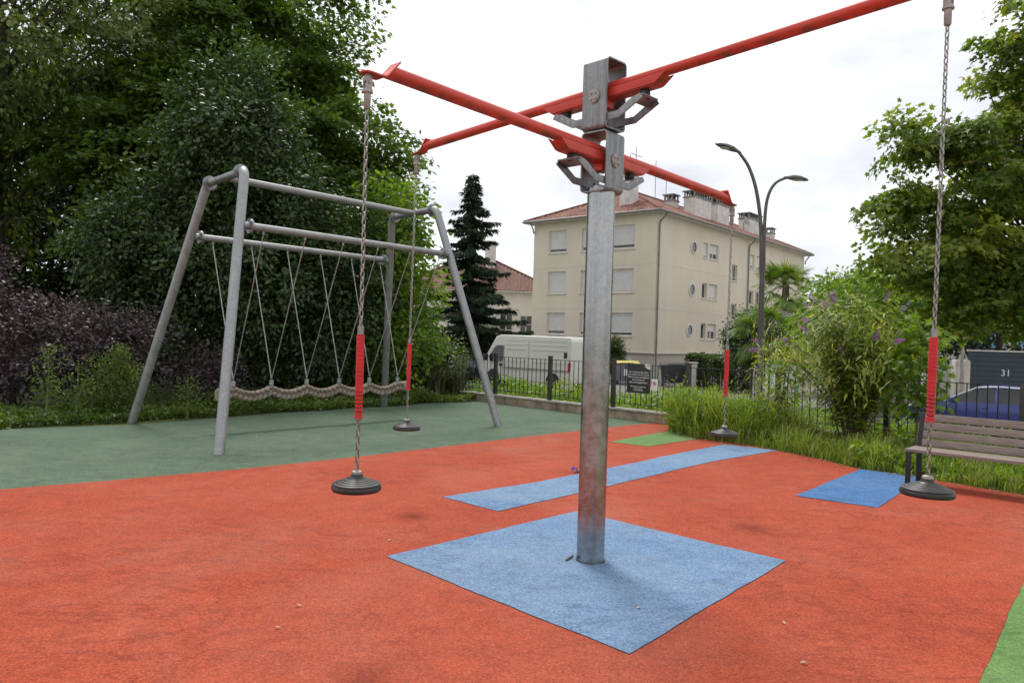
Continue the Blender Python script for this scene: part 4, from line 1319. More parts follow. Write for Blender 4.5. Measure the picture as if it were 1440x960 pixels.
for s in (1, -1):
    side_plate('side_window', [(1.40, 1.28), (2.25, 1.22), (2.36, 1.45), (1.98, 1.93), (1.80, 2.02), (1.40, 2.02)], M['glass_car'], body, s)
    side_plate('seam', [(1.34, .45), (1.365, .45), (1.365, 2.05), (1.34, 2.05)], M['van_seam'], body, s)
    side_plate('seam', [(-.35, .45), (-.33, .45), (-.33, 2.30), (-.35, 2.30)], M['van_seam'], body, s)
    side_plate('trim_strip', [(-2.9, .92), (1.3, .92), (1.3, 1.0), (-2.9, 1.0)], M['van_seam'], body, s, .010, .02)
    for (xa, xb) in ((-2.75, -.55), (-.2, 1.2)):
        for z in (2.28, 2.08, 1.86, 1.30):
            side_plate('panel_rib', [(xa, z), (xb, z), (xb, z + .03), (xa, z + .03)], M['van_white'], body, s, .014, .03)
    side_plate('door_handle', [(1.42, 1.02), (1.58, 1.02), (1.58, 1.14), (1.42, 1.14)], M['black_plastic'], body, s, .03, .05)
    side_plate('fuel_flap', [(-2.75, 1.55), (-2.58, 1.55), (-2.58, 1.80), (-2.75, 1.80)], M['black_plastic'], body, s, .012, .03)
    side_plate('tail_lamp', [(-2.99, .95), (-2.86, .95), (-2.86, 1.35), (-2.99, 1.35)], M['red_lens'], body, s, .012, .05)
    side_plate('headlamp', [(2.80, .85), (2.98, .85), (2.88, 1.18), (2.72, 1.20)], M['clear_lens'], body, s, -.02, .08)
    side_plate('bumper', [(2.55, .40), (3.03, .40), (3.03, .62), (2.6, .62)], M['black_plastic'], body, s, .012, .05)
    mb = MB(); mb.box((2.42, s * 1.16, 1.42), (.14, .22, .34)); mb.build('wing_mirror', M['black_plastic'], body, bevel=.03)
    for x in (2.05, -1.95):
        mb = MB(); mb.lathe([(.43, -.01), (.43, .012)], 28, Matrix.Translation((x, s * 1.0, .42)) @ Matrix.Rotation(R(90), 4, 'X')); mb.build('wheel_arch', M['black_plastic'], body)
        wheel(root, x, s * .92, .35, .22, -s)
mb = MB(); mb.add([(1.98, -.78, 2.44), (1.98, .78, 2.44), (2.62, .88, 1.54), (2.62, -.88, 1.54)], [(0, 1, 2, 3)])
mb.v = [(x + .02, y, z + .014) for x, y, z in mb.v]; mb.build('windscreen', M['glass_car'], body, smooth=0)


def car(name, loc, rz, paint, label, cat='car', roof_mat=None):
    root = empty(name, loc, label, cat, None, rz)
    st = [(2.10, .30, .50, .52, .66, .5), (2.02, .22, .68, .70, .80, .6), (1.70, .20, .80, .83, .86, .7), (1.15, .20, .90, .94, .88, .74), (.92, .20, .93, .98, .88, .74),
          (.22, .20, .95, 1.38, .88, .60), (.12, .20, .95, 1.41, .88, .60), (-.25, .20, .95, 1.45, .88, .60), (-.33, .20, .95, 1.45, .88, .60), (-1.15, .20, .96, 1.42, .88, .59), (-1.25, .20, .96, 1.41, .88, .59),
          (-1.60, .20, .98, 1.36, .86, .57), (-1.98, .24, .98, 1.02, .82, .62), (-2.08, .30, .80, .84, .78, .6), (-2.10, .32, .50, .52, .72, .5)]
    rings = []
    for x, zb, be, ro, hw_, hr_ in st:
        half = [(0, zb), (hw_ * .85, zb), (hw_, zb + (be - zb) * .3), (hw_ * 1.01, zb + (be - zb) * .65), (hw_ * .97, be), (hr_ + (hw_ * .97 - hr_) * .12, ro - (ro - be) * .12), (hr_ * .85, ro), (0, ro + .025)]
        ring = half + [(-y, z) for y, z in reversed(half[1:-1])]
        rings.append([(x, y, z) for y, z in ring])
    K = len(rings[0]); vs = [v for r in rings for v in r]
    bodyf, side, screen = [], [], []
    glass_sec = {(5, 6): 0, (6, 7): 1, (8, 9): 1, (10, 11): 1}
    for i in range(len(rings) - 1):
        for k in range(K):
            f = (i * K + k, i * K + (k + 1) % K, (i + 1) * K + (k + 1) % K, (i + 1) * K + k)
            is_side = k in (4, K - 5); is_top = k in (5, 6, 7, 8, K - 6, K - 7)
            if is_side and i in (4, 5, 6, 8, 10): side.append(f)
            elif k in (5, 6, 7, K - 6) and i in (4,): screen.append(f)
            elif k in (5, 6, 7, K - 6) and i in (11,): screen.append(f)
            else: bodyf.append(f)
    bodyf += [tuple(range(K)), tuple((len(rings) - 1) * K + k for k in range(K))]
    mb = MB(); mb.add(vs, bodyf); b = mb.build('body', paint, root, smooth=50)
    for sg in (lambda f: f[0] % K < 8, lambda f: f[0] % K >= 8):
        for grp in ((4, 5, 6), (8,), (10,)):
            ff = [f for f in side if sg(f) and f[0] // K in grp]
            mb = MB(); mb.add(vs, ff); mb.build('side_window', M['glass_car'], b, smooth=0)
    for nm, rows_ in (('windscreen', (4,)), ('rear_window', (11,))):
        mb = MB(); mb.add(vs, [f for f in screen if f[0] // K in rows_]); mb.build(nm, M['glass_car'], b, smooth=60)
    for s in (-1, 1):
        for x in (1.32, -1.30):
            mb = MB(); mb.lathe([(.37, -.008), (.37, .012)], 28, Matrix.Translation((x, s * .885, .33)) @ Matrix.Rotation(R(90), 4, 'X')); mb.build('wheel_arch', M['black_plastic'], b)
            wheel(root, x, s * .80, .31, .20, -s)
        mb = MB(); mb.sphere((1.93, s * .62, .68), .13, 12, (.9, 1.1, .6)); mb.build('headlight', M['clear_lens'], b)
        mb = MB(); mb.box((-2.02, s * .68, .86), (.12, .22, .20)); mb.build('tail_light', M['red_lens'], b, bevel=.03)
        mb = MB(); mb.box((.80, s * .98, 1.0), (.14, .18, .13)); mb.build('wing_mirror', paint, b, bevel=.03)
        mb = MB(); mb.tube([(.92, s * .78, 1.01), (.2, s * .655, 1.375), (-.3, s * .655, 1.415), (-1.2, s * .645, 1.39), (-1.75, s * .66, 1.24)], .018, 8); mb.build('roof_trim', roof_mat or M['silver'], b)
        mb = MB(); mb.box((-.05, s * .885, .80), (.16, .03, .03)); mb.box((-1.05, s * .885, .80), (.16, .03, .03)); mb.build('door_handle', paint, b)
    return root


p = P(670, 500, 40.5); car('parked_car', Vector((p.x, 40.5, -.894)), vang, M['car_black'], 'black hatchback parked in front of the clipped hedge, behind the van')
p = P(1392, 545, 21.8); car('parked_car', Vector((p.x, 21.8, -.894)), vang + R(4), M['car_blue'], 'blue car with silver roof trim parked behind the railing by the bench')

# ------------------------------------------------------------------ bins, gate, boards
def bin4(name, loc, rz, w, d, h, mat, lid, label, sticker=False):
    root = empty(name, loc, label, 'bin', None, rz)
    mb = MB(); q = [(-w * .44, -d * .42), (w * .44, -d * .42), (w * .44, d * .42), (-w * .44, d * .42)]
    vs = [(x * .92, y * .92, .22) for x, y in q] + [(x * 1.08, y * 1.08, h * .86) for x, y in q]
    mb.add(vs, [(3, 2, 1, 0), (4, 5, 6, 7), (0, 1, 5, 4), (1, 2, 6, 5), (2, 3, 7, 6), (3, 0, 4, 7)]); mb.box((0, 0, h * .875), (w, d * .95, .05))
    for s in (-1, 1): mb.box((s * w * .51, -.0, h * .78), (.05, d * .3, .08))
    b = mb.build('tub', mat, root, bevel=.03)
    mb = MB(); vs = [(-w * .5, -d * .5, h * .90), (w * .5, -d * .5, h * .90), (w * .5, d * .5, h * .90), (-w * .5, d * .5, h * .90), (-w * .42, -d * .34, h), (w * .42, -d * .34, h), (w * .42, d * .42, h), (-w * .42, d * .42, h)]
    mb.add(vs, [(3, 2, 1, 0), (4, 5, 6, 7), (0, 1, 5, 4), (1, 2, 6, 5), (2, 3, 7, 6), (3, 0, 4, 7)]); mb.box((0, -d * .51, h * .93), (w * .5, .05, .04)); mb.build('lid', lid, root, bevel=.03)
    for sx in (-1, 1):
        for sy in (-1, 1):
            mb = MB(Matrix.Translation((sx * w * .36, sy * d * .33, .10)) @ Matrix.Rotation(R(90), 4, 'X')); mb.lathe([(.10, -.025), (.10, .025)], 14); mb.build('wheel', M['black'], root)
    if sticker:
        mb = MB(); mb.box((-.02, -d * .46, h * .52), (.26, .012, .36)); mb.build('sticker', M['white'], b)
    return root


for (px, Y, w, mat, lid, lab, stk) in ((881, 41.5, 1.45, M['bin_grey'], M['bin_yellow'], 'grey wheeled bin with yellow lid and pale sticker', True), (948, 40.5, 1.55, M['bin_dark'], M['bin_dark'], 'large charcoal wheeled bin in front of the apartment block', False)):
    p = P(px, 530, Y); bin4('wheeled_bin', Vector((p.x, Y, -.894)), R(-8), w, 1.1, 1.32, mat, lid, lab, stk)
p = P(1000, 520, 39.0); bin4('bottle_bank', Vector((p.x, 39, -.894)), R(0), 1.3, 1.1, 1.75, M['bin_green'], M['bin_green'], 'dark green container beside the clipped hedge near the entrance', True)
p = P(972, 525, 38.5)
root = empty('concrete_post', Vector((p.x + .1, 38.5, -.9)), 'short pale concrete gatepost beside the charcoal bin', 'post')
mb = MB(); mb.box((0, 0, .65), (.34, .34, 1.4)); mb.build('shaft', M['concrete_pale'], root, bevel=.02); mb = MB(); mb.box((0, 0, 1.39), (.42, .42, .075)); mb.build('cap', M['concrete_pale'], root, bevel=.02)
p = P(1086, 530, 24.0)
root = empty('concrete_post', Vector((p.x, 24.0, gz(p.x, 24))), 'tall white concrete pillar just right of the street lamp', 'post')
mb = MB(); mb.box((0, 0, .9), (.36, .30, 2.0)); mb.build('shaft', M['concrete_pale'], root, bevel=.02); mb = MB(); mb.box((0, 0, 1.93), (.42, .36, .06)); mb.build('cap', M['concrete_pale'], root, bevel=.015)
p = P(1098, 515, 22.0)
root = empty('notice_board', Vector((p.x + .1, 22.0, gz(p.x, 22))), 'notice board with green header on posts behind the butterfly bush', 'notice board')
for s in (-1, 1):
    mb = MB(); mb.box((s * .42, .03, .95), (.06, .06, 2.1)); mb.build('post', M['board_green'], root, bevel=.006)
mb = MB(); mb.box((0, 0, 1.55), (.80, .03, .80)); bd = mb.build('board', M['board_face'], root, bevel=.004)
mb = MB(); mb.box((0, -.02, 1.90), (.80, .012, .09)); mb.build('header', M['board_green'], bd)
mb = MB()
for i in range(3):
    for j in range(2): mb.box((-.25 + .25 * i, -.0185, 1.35 + .28 * j), (.19, .004, .22))
mb.build('notice_sheet', M['white'], bd)

# slate gate with number 31, pale gateposts, building behind
gY = 31.0
gx0 = P(1361, 510, gY).x; gr = Vector((gx0, gY, -.9)); gang = R(-20)
root = empty('driveway_gate', gr, 'slate blue boarded gate numbered 31 under the sycamore branches', 'gate', rz=gang)
mb = MB(); GW = 7.5; zt = 2.42
for i in range(12): mb.box((GW / 2, 0, .12 + .2 * i), (GW, .05, .188))
mb.box((GW / 2, .030, 1.25), (GW, .008, 2.4)); mb.build('boards', M['gate_blue'], root, smooth=0)
mb = MB(); mb.box((GW / 2, .0, zt + .035), (GW + .06, .12, .05)); mb.box((GW * .30, .05, 1.2), (.08, .06, 2.4)); mb.box((GW * .75, .05, 1.2), (.08, .06, 2.4)); mb.build('frame', M['trim'], root, smooth=0)
tx = text_mesh("31", .36, M['white'], root, 'house_number', ext=.006); 
num = P(1418, 524.5, gY - .5) - gr; nl = Matrix.Rotation(-gang, 3, 'Z') @ num
tx.matrix_local = Matrix.Translation((nl.x - .1, -.035, nl.z - .12)) @ rx
for px, lab in ((1345, 'pale rounded concrete pillar left of the slate blue gate, outer one'), (1357, 'pale rounded concrete pillar touching the slate blue gate, inner one')):
    p = P(px, 520, 30.4)
    o = empty('gate_pillar', Vector((p.x, 30.4, -.9)), lab, 'pillar', 'pale gate pillars')
    mb = MB(); mb.prism([(-.13, -.2), (.13, -.2), (.13, 1.98), (.10, 2.05), (-.10, 2.05), (-.13, 1.98)], (0, 0, 0), (1, 0, 0), (0, 0, 1), .3); mb.build('pillar', M['concrete_pale'], o, bevel=.02)
p = P(1352, 470, 30.0)
root = empty('utility_pole', Vector((p.x, 29.9, -.9)), 'slim grey pole between the pale gate pillars', 'pole'); mb = MB(); mb.tube([(0, 0, -.2), (0, 0, 3.4)], .06, 12); mb.lathe([(.09, 1.2), (.09, 1.35)], 12); mb.build('shaft', M['concrete'], root)
ob_ = Vector((P(1300, 450, 40).x, 40, -.9))
root = empty('office_building', ob_, 'pale building with blue glazing behind the slate gate', 'building', rz=R(-20))
mb = MB(); mb.box2((0, 0, -.3), (22, 9, 6.4)); mb.build('wall', M['render_white'], root, smooth=0)
for i in range(6):
    mb = MB(); x = .8 + 3.4 * i; mb.box2((x, -.03, 2.6), (x + 2.7, -.004, 5.2)); w = mb.build('window', M['blue_glass'], root, smooth=0)
    mb = MB()
    for j in range(4): mb.box((x + .9 * j, -.05, 3.9), (.07, .05, 2.7))
    mb.box((x + 1.35, -.05, 2.58), (2.9, .06, .07)); mb.build('frame', M['dark_metal'], w, smooth=0)
mb = MB(); mb.box2((-.3, -.3, 6.41), (22.3, 9.3, 6.65)); mb.build('roof', M['gutter'], root, smooth=0)
wl = Vector((P(1190, 520, 27).x, 27.0, -.9))
root = empty('garden_wall', wl, 'grey rendered garden wall behind the butterfly bush', 'wall', rz=R(-12))
mb = MB(); mb.box2((0, 0, -.3), (2.5, .22, 1.45)); mb.build('wall', M['concrete'], root, smooth=0); mb = MB(); mb.box2((-.05, -.05, 1.452), (2.55, .27, 1.52)); mb.build('coping', M['concrete_pale'], root, bevel=.01)

# ------------------------------------------------------------------ trees and shrubs on the left
tree('tall_maple', (-7.8, 23, 0), (-7.8, 22.6, 13), .30, [((-8.3, 22.4, 8.6), (3.7, 3.2, 5.4), 300), ((-5.7, 21.5, 5.9), (2.35, 2.1, 3.0), 140), ((-10.0, 20.3, 6.2), (2.6, 2.0, 2.6), 120), ((-9.2, 19.6, 4.2), (2.6, 1.4, 1.0), 46)],
     'maple', 'lobed', .15, 160, .78, 11, 'tall broad maple rising behind the glossy laurel, in front of the dark wood', up=1.3, out=.35, droop=.40, flat=.11, jit=.42)
tree('lime_tree', (-14.5, 21, 0), (-14.5, 20.6, 13), .34, [((-14.2, 19.8, 9.9), (4.6, 3.0, 4.4), 330), ((-16, 20.5, 5.6), (3.0, 2.2, 3.2), 110)], 'lime', 'oval', .15, 105, .85, 12,
     'pale tipped lime tree filling the upper left corner', up=1.0, out=.6, droop=.7, flat=.12, jit=.45)
tree('broadleaf_tree', (-11.5, 29, 0), (-11.5, 29, 15), .4, [((-13.2, 28.5, 7.5), (7.0, 3.5, 7.5), 520), ((-16.5, 26.5, 4.0), (5.0, 2.2, 4.2), 300)], 'backwood', 'oval', .17, 110, 1.1, 13, 'dark broad tree closing the view behind the maple and the lime', n_limb=70)
tree('broadleaf_tree', (-4.8, 27, 0), (-4.8, 27, 8), .25, [((-5.4, 26.6, 4.2), (2.0, 2.0, 3.4), 240)], 'backwood', 'oval', .15, 110, .8, 14, 'lower dark tree standing behind the fresh green bush', n_limb=30)
tree('laurel_tree', (-6.2, 16.6, 0), (-6.1, 16.5, 7.0), .14, [((-6.15, 16.5, 5.1), (1.5, 1.4, 2.4), 330), ((-6.2, 16.4, 3.2), (2.3, 1.7, 2.2), 420), ((-7.9, 15.6, 3.0), (1.15, 1.1, 1.35), 170), ((-4.4, 16.9, 2.3), (1.9, 1.2, 2.1), 300)],
     'laurel', 'oval', .105, 80, .42, 15, 'glossy dark laurel with a pointed top behind the grey swing frame', n_limb=90, flat=.4, up=.6, out=.8, jit=.75, droop=.1)
tree('green_shrub', (-2.75, 17.6, 0), (-2.6, 17.6, 4.8), .07, [((-3.0, 17.6, 4.1), (.90, .8, 1.15), 95), ((-2.9, 17.5, 2.6), (1.1, .95, 1.35), 125), ((-2.75, 17.4, 1.4), (.95, .85, 1.1), 75)],
     'hornbeam', 'oval', .125, 40, .45, 16, 'fresh light green leafy shrub behind the far corner of the swing frame', 'shrub', crown_name='foliage', trunk_name='stem', bark='stem', n_limb=50, flat=.35, jit=.7)
tree('purple_shrub', (-8.6, 12.9, 0), (-8.5, 12.9, 1.6), .05, [((-8.7, 12.7, 1.15), (1.5, 1.0, 1.05), 210), ((-7.2, 13.2, 1.0), (.95, .75, .85), 110), ((-9.0, 12.6, 2.1), (.5, .5, .55), 22)],
     'purple', 'oval', .070, 58, .30, 17, 'large grey purple leaved shrub at the edge of the green surface', 'shrub', crown_name='foliage', trunk_name='stem', bark='stem', n_limb=60, flat=.5, jit=.8)
tree('purple_shrub', (-5.5, 14.2, 0), (-5.5, 14.2, 1.1), .05, [((-5.75, 14.3, .62), (.65, .5, .6), 60)],
     'purple', 'oval', .070, 52, .28, 18, 'smaller dark purple shrub in the shade behind the swing frame legs', 'shrub', crown_name='foliage', trunk_name='stem', bark='stem', n_limb=40, flat=.5, jit=.8)
for (px, py, h_, lab) in ((45, 600, 1.15, 'thin green shoots growing through the far left of the purple shrub'), (88, 598, .95, 'loose green shoots in the middle of the purple shrub'), (250, 592, .62, 'low green weed tuft between the two left swing legs')):
    q = G(px, py); y_ = q.y + .35
    tree('green_shoots', (q.x, y_, 0), (q.x, y_, h_), .012, [((q.x, y_, h_ * .60), (.20, .18, h_ * .45), 20)], 'cover', 'oval', .045, 18, .14, 200 + px, lab, 'plant', crown_name='foliage', trunk_name='stem', bark='green_stem', n_limb=26, flat=.6, jit=.8, up=.4, out=.8)
bp = G(142, 592)
tree('yellow_green_shrub', (bp.x, bp.y + .5, 0), (bp.x, bp.y + .5, 1.0), .02, [((bp.x, bp.y + .5, .45), (.38, .33, .42), 80), ((bp.x + .05, bp.y + .4, .90), (.10, .10, .34), 16), ((bp.x - .22, bp.y + .4, .80), (.07, .07, .25), 8), ((bp.x + .3, bp.y + .4, .72), (.07, .07, .2), 8)],
     'yellowgreen', 'oval', .040, 46, .16, 19, 'small yellow green feathery shrub in front of the purple leaves', 'shrub', crown_name='foliage', trunk_name='stem', bark='stem', n_limb=40, flat=.5, jit=.8, up=.4, out=.9)
tree('evergreen_shrub', (-1.55, 18.6, 0), (-1.5, 18.6, 1.3), .04, [((-1.95, 18.7, .85), (.75, .7, .62), 120)],
     'cover', 'oval', .085, 52, .28, 20, 'rounded mid green bush where the planting bed meets the railing', 'shrub', crown_name='foliage', trunk_name='stem', bark='stem', n_limb=30, flat=.5)
# strappy bronze plant
rng = np.random.default_rng(21)
for (px, py, n, h, lab) in ((600, 566, 150, .95, 'bronze strap leaved clump under the light green shrub'), (632, 562, 90, .8, 'smaller strap leaved clump at the corner of the planting bed')):
    q = G(px, py); bpt = np.array([q.x, q.y + .6, 0]) + np.c_[rng.normal(size=(n, 2)) * .16, np.zeros(n)]
    rt = empty('strap_plant', (q.x, q.y + .6, 0), lab, 'plant', 'strap leaved clumps')
    o = blades('leaf_clump', bpt - np.array([q.x, q.y + .6, 0]), h * (.6 + .5 * rng.random(n)), np.full(n, .75), np.full(n, .018), rng, L['strap'], rt)


def cover(name, area_fn, n, size, h, leaf, seed, label, kind='oval', zfn=None):
    rng = np.random.default_rng(seed)
    pts = np.array([area_fn(rng) for _ in range(n)])
    z0 = np.array([gz(a, b) for a, b in pts])
    # knobbly height: taller clumps
    hh = h * (.25 + .75 * (0.5 + .5 * np.sin(pts[:, 0] * 2.3 + 1.7 * np.sin(pts[:, 1] * 1.9))) * (0.6 + .4 * np.sin(pts[:, 1] * 3.7 + pts[:, 0])))
    pos = np.c_[pts, z0 + hh * rng.random(n) ** .7 + .015]
    d = rng.normal(size=(n, 3)) + np.array([0, 0, .5]); nn = np.array([0, 0, 1.0]) + rng.normal(size=(n, 3)) * .6
    cl = .5 + .5 * np.sin(pts[:, 0] * 1.3) * np.cos(pts[:, 1] * 1.7)
    o = leaf_mesh(name, pos, d, nn, size * (.6 + .7 * rng.random(n)), kind, cl, rng, L[leaf], None, (0, 0, 0))
    return tag(o, label, 'plants', kind='stuff')


def bed_area(rng):
    t = rng.random(); a = Vector((-8.4, 9.2)).lerp(Vector((-.47, 17.9)), t); e = rng.random() ** 1.6 * 1.9 - .10 + .10 * math.sin(t * 40)
    return (a.x - .74 * e, a.y + .67 * e)


cover('ground_cover', bed_area, 16000, .075, .34, 'cover', 22, 'low green ground cover along the edge of the green surface')
cover('bank_weeds', lambda r: tuple(fl(r.uniform(-7, 1.3), .2 + 3.8 * r.random() ** 1.3))[:2], 17000, .075, .62, 'weed', 23, 'bright yellow green weeds growing on the bank behind the railing')
cover('bank_weeds', lambda r: tuple(fl(r.uniform(1.3, 9), .2 + 3.8 * r.random() ** 1.3))[:2], 14000, .08, .50, 'weed', 24, 'mid green weeds behind the railing and the bench')
cover('bed_weeds', lambda r: tuple(fl(r.uniform(3.6, 9), -.1 - 1.9 * r.random()))[:2], 9000, .08, .38, 'weed', 25, 'leafy weeds between the bench and the railing')

cover('undergrowth', lambda r: (r.uniform(-13, -1.6), r.uniform(19.5, 25.5)), 12000, .24, 1.25, 'backwood', 26, 'dark undergrowth beneath the trees behind the planting bed')
# tall grass
rng = np.random.default_rng(31)
bp_, hh, = [], []
for i in range(15000):
    k = rng.uniform(.05, 8.8); f = rng.random()
    e_edge = np.interp(k, [.0, .3, .9, 2.36, 3.83, 5.55, 9], [-.35, -1.05, -1.42, -1.42, -2.1, -2.28, -2.5])
    e = e_edge * (1 - f ** 1.25 * .97) + .04 * math.sin(k * 17)
    q = fl(k, e); bp_.append((q.x, q.y, 0))
    h_ = np.interp(k, [0, .5, 1.6, 2.6, 3.6, 4.6, 6, 9], [.35, .66, .58, .31, .30, .24, .22, .22]) * (.45 + .75 * rng.random())
    if f < .12: h_ *= .55
    pat = math.sin(k * 5.1 + f * 4) + math.sin(k * 2.3 - f * 6 + 1)
    h_ *= 1 + .22 * pat
    if pat < -1.1 and rng.random() < .7: h_ *= .35
    hh.append(h_)
n = len(bp_)
o = blades('tall_grass', np.array(bp_), np.array(hh), np.full(n, .75), .004 + .004 * rng.random(n), rng, L['grass'])
n2 = 420
ii = rng.integers(0, n, n2)
o2 = blades('dry_stems', np.array(bp_)[ii], np.array(hh)[ii] * (1.15 + .5 * rng.random(n2)), np.full(n2, .55), .0022 + .002 * rng.random(n2), rng, L['straw'])
tag(o2, 'dry straw coloured stems standing in the tall grass', 'grass', kind='stuff')
# dry bits along the border between grass and rubber
n3 = 900; kk = rng.uniform(-.3, 8.8, n3); ee = np.interp(kk, [.0, .3, .9, 2.36, 3.83, 5.55, 9], [-.35, -1.05, -1.42, -1.42, -2.1, -2.28, -2.5]) - np.abs(rng.normal(size=n3)) * .16 + .05
lp_ = np.array([tuple(fl(a_, b_, .016)) for a_, b_ in zip(kk, ee)])
o3 = leaf_mesh('leaf_litter', lp_, rng.normal(size=(n3, 3)) * np.array([1, 1, .1]), np.array([0, 0, 1.0]) + rng.normal(size=(n3, 3)) * .25, .012 + .03 * rng.random(n3) ** 2, 'oval', rng.random(n3), rng, L['straw'], None, (0, 0, 0))
tag(o3, 'dry leaf litter along the grass edge of the rubber', 'litter', kind='stuff')
tag(o, 'unmown tall grass along the right edge of the rubber surface', 'grass', kind='stuff')
# leafy tall weed clump at the near corner of the grass
tree('weed_clump', (fl(.75, -.9).x, fl(.75, -.9).y, 0), (fl(.75, -.9).x, fl(.75, -.9).y, .6), .01, [((fl(.6, -.8).x, fl(.6, -.8).y, .34), (.45, .42, .36), 150), ((fl(1.4, -.85).x, fl(1.4, -.85).y, .30), (.5, .4, .32), 120)],
     'weed', 'long', .085, 22, .13, 33, 'dense clump of upright leafy weeds at the end of the low wall', 'plant', crown_name='foliage', trunk_name='stem', bark='green_stem', n_limb=60, flat=.8, up=.2, out=.6, droop=-.5)
for i, (k, e, lab) in enumerate(((2.0, -.55, 'reddish stemmed weed standing in the grass by the street lamp'), (4.0, -.75, 'leafy sapling with brown stems left of the bench'))):
    q = fl(k, e)
    tree('sapling', (q.x, q.y, 0), (q.x + .05, q.y, 1.2 + .5 * i), .014, [((q.x, q.y, .95 + .30 * i), (.35 - .05 * i, .3, .55 + .05 * i), 60 - 22 * i)], 'hornbeam' if i else 'buddleia', 'lobed' if i else 'long', .11, 14, .22, 34 + i, lab, 'plant',
         crown_name='foliage', trunk_name='stem', bark='stem', n_limb=24)

# butterfly bush with flower spikes
q = fl(3.10, -.50); bq = (q.x, q.y, 0)
bb = empty('butterfly_bush', bq, 'big butterfly bush with purple flower spikes and yellowing leaves by the railing', 'shrub')
rng = np.random.default_rng(41); bst = MB(); P_, D_, N_, S_, Cl = [], [], [], [], []; tips = []
for i in range(86):
    a = rng.random() * 6.283; sp = abs(rng.normal()) * .70 + .22; Hs = 2.45 * (.62 + .38 * rng.random()) * (1 - .16 * min(sp, 1.3))
    dv = np.array([math.cos(a) * 1.15, math.sin(a) * .85, 0]) * min(sp, 1.35)
    b0 = np.array([q.x, q.y, 0]) + np.array([math.cos(a), math.sin(a), 0]) * .12 * rng.random()
    def at(t, b0=b0, dv=dv, Hs=Hs): return b0 + dv * t ** 1.4 + np.array([0, 0, Hs * (t - .22 * t ** 3) / .78 * (1 - .10 * sp * t * t)])
    bst.tube([Vector(at(t)) for t in (0, .25, .5, .75, 1)], [.013, .010, .008, .005, .003], 5, caps=False)
    tips.append((at(1.0), at(1.0) - at(.9))); cl = rng.random()
    for t in np.arange(.24 if i % 2 else .34, 1.0, .030):
        c = at(t); tg = at(min(1, t + .02)) - at(t - .02); tg /= np.linalg.norm(tg)
        side = rng.random() * 6.283
        ntw = 1 if rng.random() < .55 else 3            # short side twigs carry more leaves
        for w_i in range(ntw):
            o2 = rng.normal(size=3) * (.14 if ntw > 1 else .02)
            for sgn in (0, math.pi):
                an = side + sgn + rng.normal() * .4
                lat = nrm(np.cross(tg, [math.cos(an), math.sin(an), .2])[None])[0]
                P_.append(c + o2); D_.append(lat + tg * .35 + np.array([0, 0, -.25])); N_.append(tg * .6 + np.array([0, 0, .8]) + rng.normal(size=3) * .3); S_.append(.178 * (.55 + .6 * rng.random()) * (1.05 - .35 * t)); Cl.append(min(1, max(0, cl * .7 + .3 * rng.random())))
leaf_mesh('foliage', np.array(P_), np.array(D_), np.array(N_), np.array(S_), 'long', np.array(Cl), rng, L['buddleia'], bb, bq)
bst.build('stem', M['stem'], bb, origin=bq)
rng = np.random.default_rng(42)
for i in range(52):
    c, ax = tips[i]
    if rng.random() < .42: continue
    ln = .10 + .11 * rng.random(); ax = nrm((ax / np.linalg.norm(ax) + np.array([0, 0, -.25 + .3 * rng.random()]))[None])[0]
    m = 110; t = rng.random(m); an = rng.random(m) * 6.283
    side = nrm(np.cross(np.tile(ax, (m, 1)), rng.normal(size=(m, 3))))
    rad = .024 * (1.05 - t) + .005
    pos = c + ax * (t * ln)[:, None] + side * rad[:, None]
    o = leaf_mesh('flower_spike', pos, side + ax * .4, np.tile(ax, (m, 1)) + rng.normal(size=(m, 3)) * .3, np.full(m, .016), 'floret', np.full(m, rng.random()), rng, L['flower'] if i % 4 else L['pale_flower'], bb, bq)

# lilac wands behind the railing
for (px, Y, lab) in ((812, 16.5, 'lilac flowering clump behind the railing next to the central pole'), (936, 15.2, 'pale lilac flower wands behind the railing right of the small notice'), (990, 14.6, 'wispy lilac flower wands behind the tall weed clump')):
    q_ = P(px, 560, Y); z0 = gz(q_.x, Y); rng = np.random.default_rng(px)
    rt = empty('flowering_clump', (q_.x, Y, z0), lab, 'plant', 'lilac clumps behind the railing')
    n = 40
    base_ = np.c_[rng.normal(size=(n, 2)) * .22, np.zeros(n)]
    blades('leaf_clump', base_, .45 + .35 * rng.random(n), np.full(n, .5), np.full(n, .006), rng, L['grass'], rt)
    m = 170; w_ = rng.integers(0, 12, m); off = rng.normal(size=(12, 2)) * .20; t = rng.random(m)
    pos = np.c_[off[w_] * (1 + t[:, None] * .3), .42 + .10 * np.sin(w_) + t * .38] + rng.normal(size=(m, 3)) * .010
    leaf_mesh('flowers', pos, rng.normal(size=(m, 3)), rng.normal(size=(m, 3)), np.full(m, .020), 'floret', t, rng, L['pale_flower'], rt, (0, 0, 0))

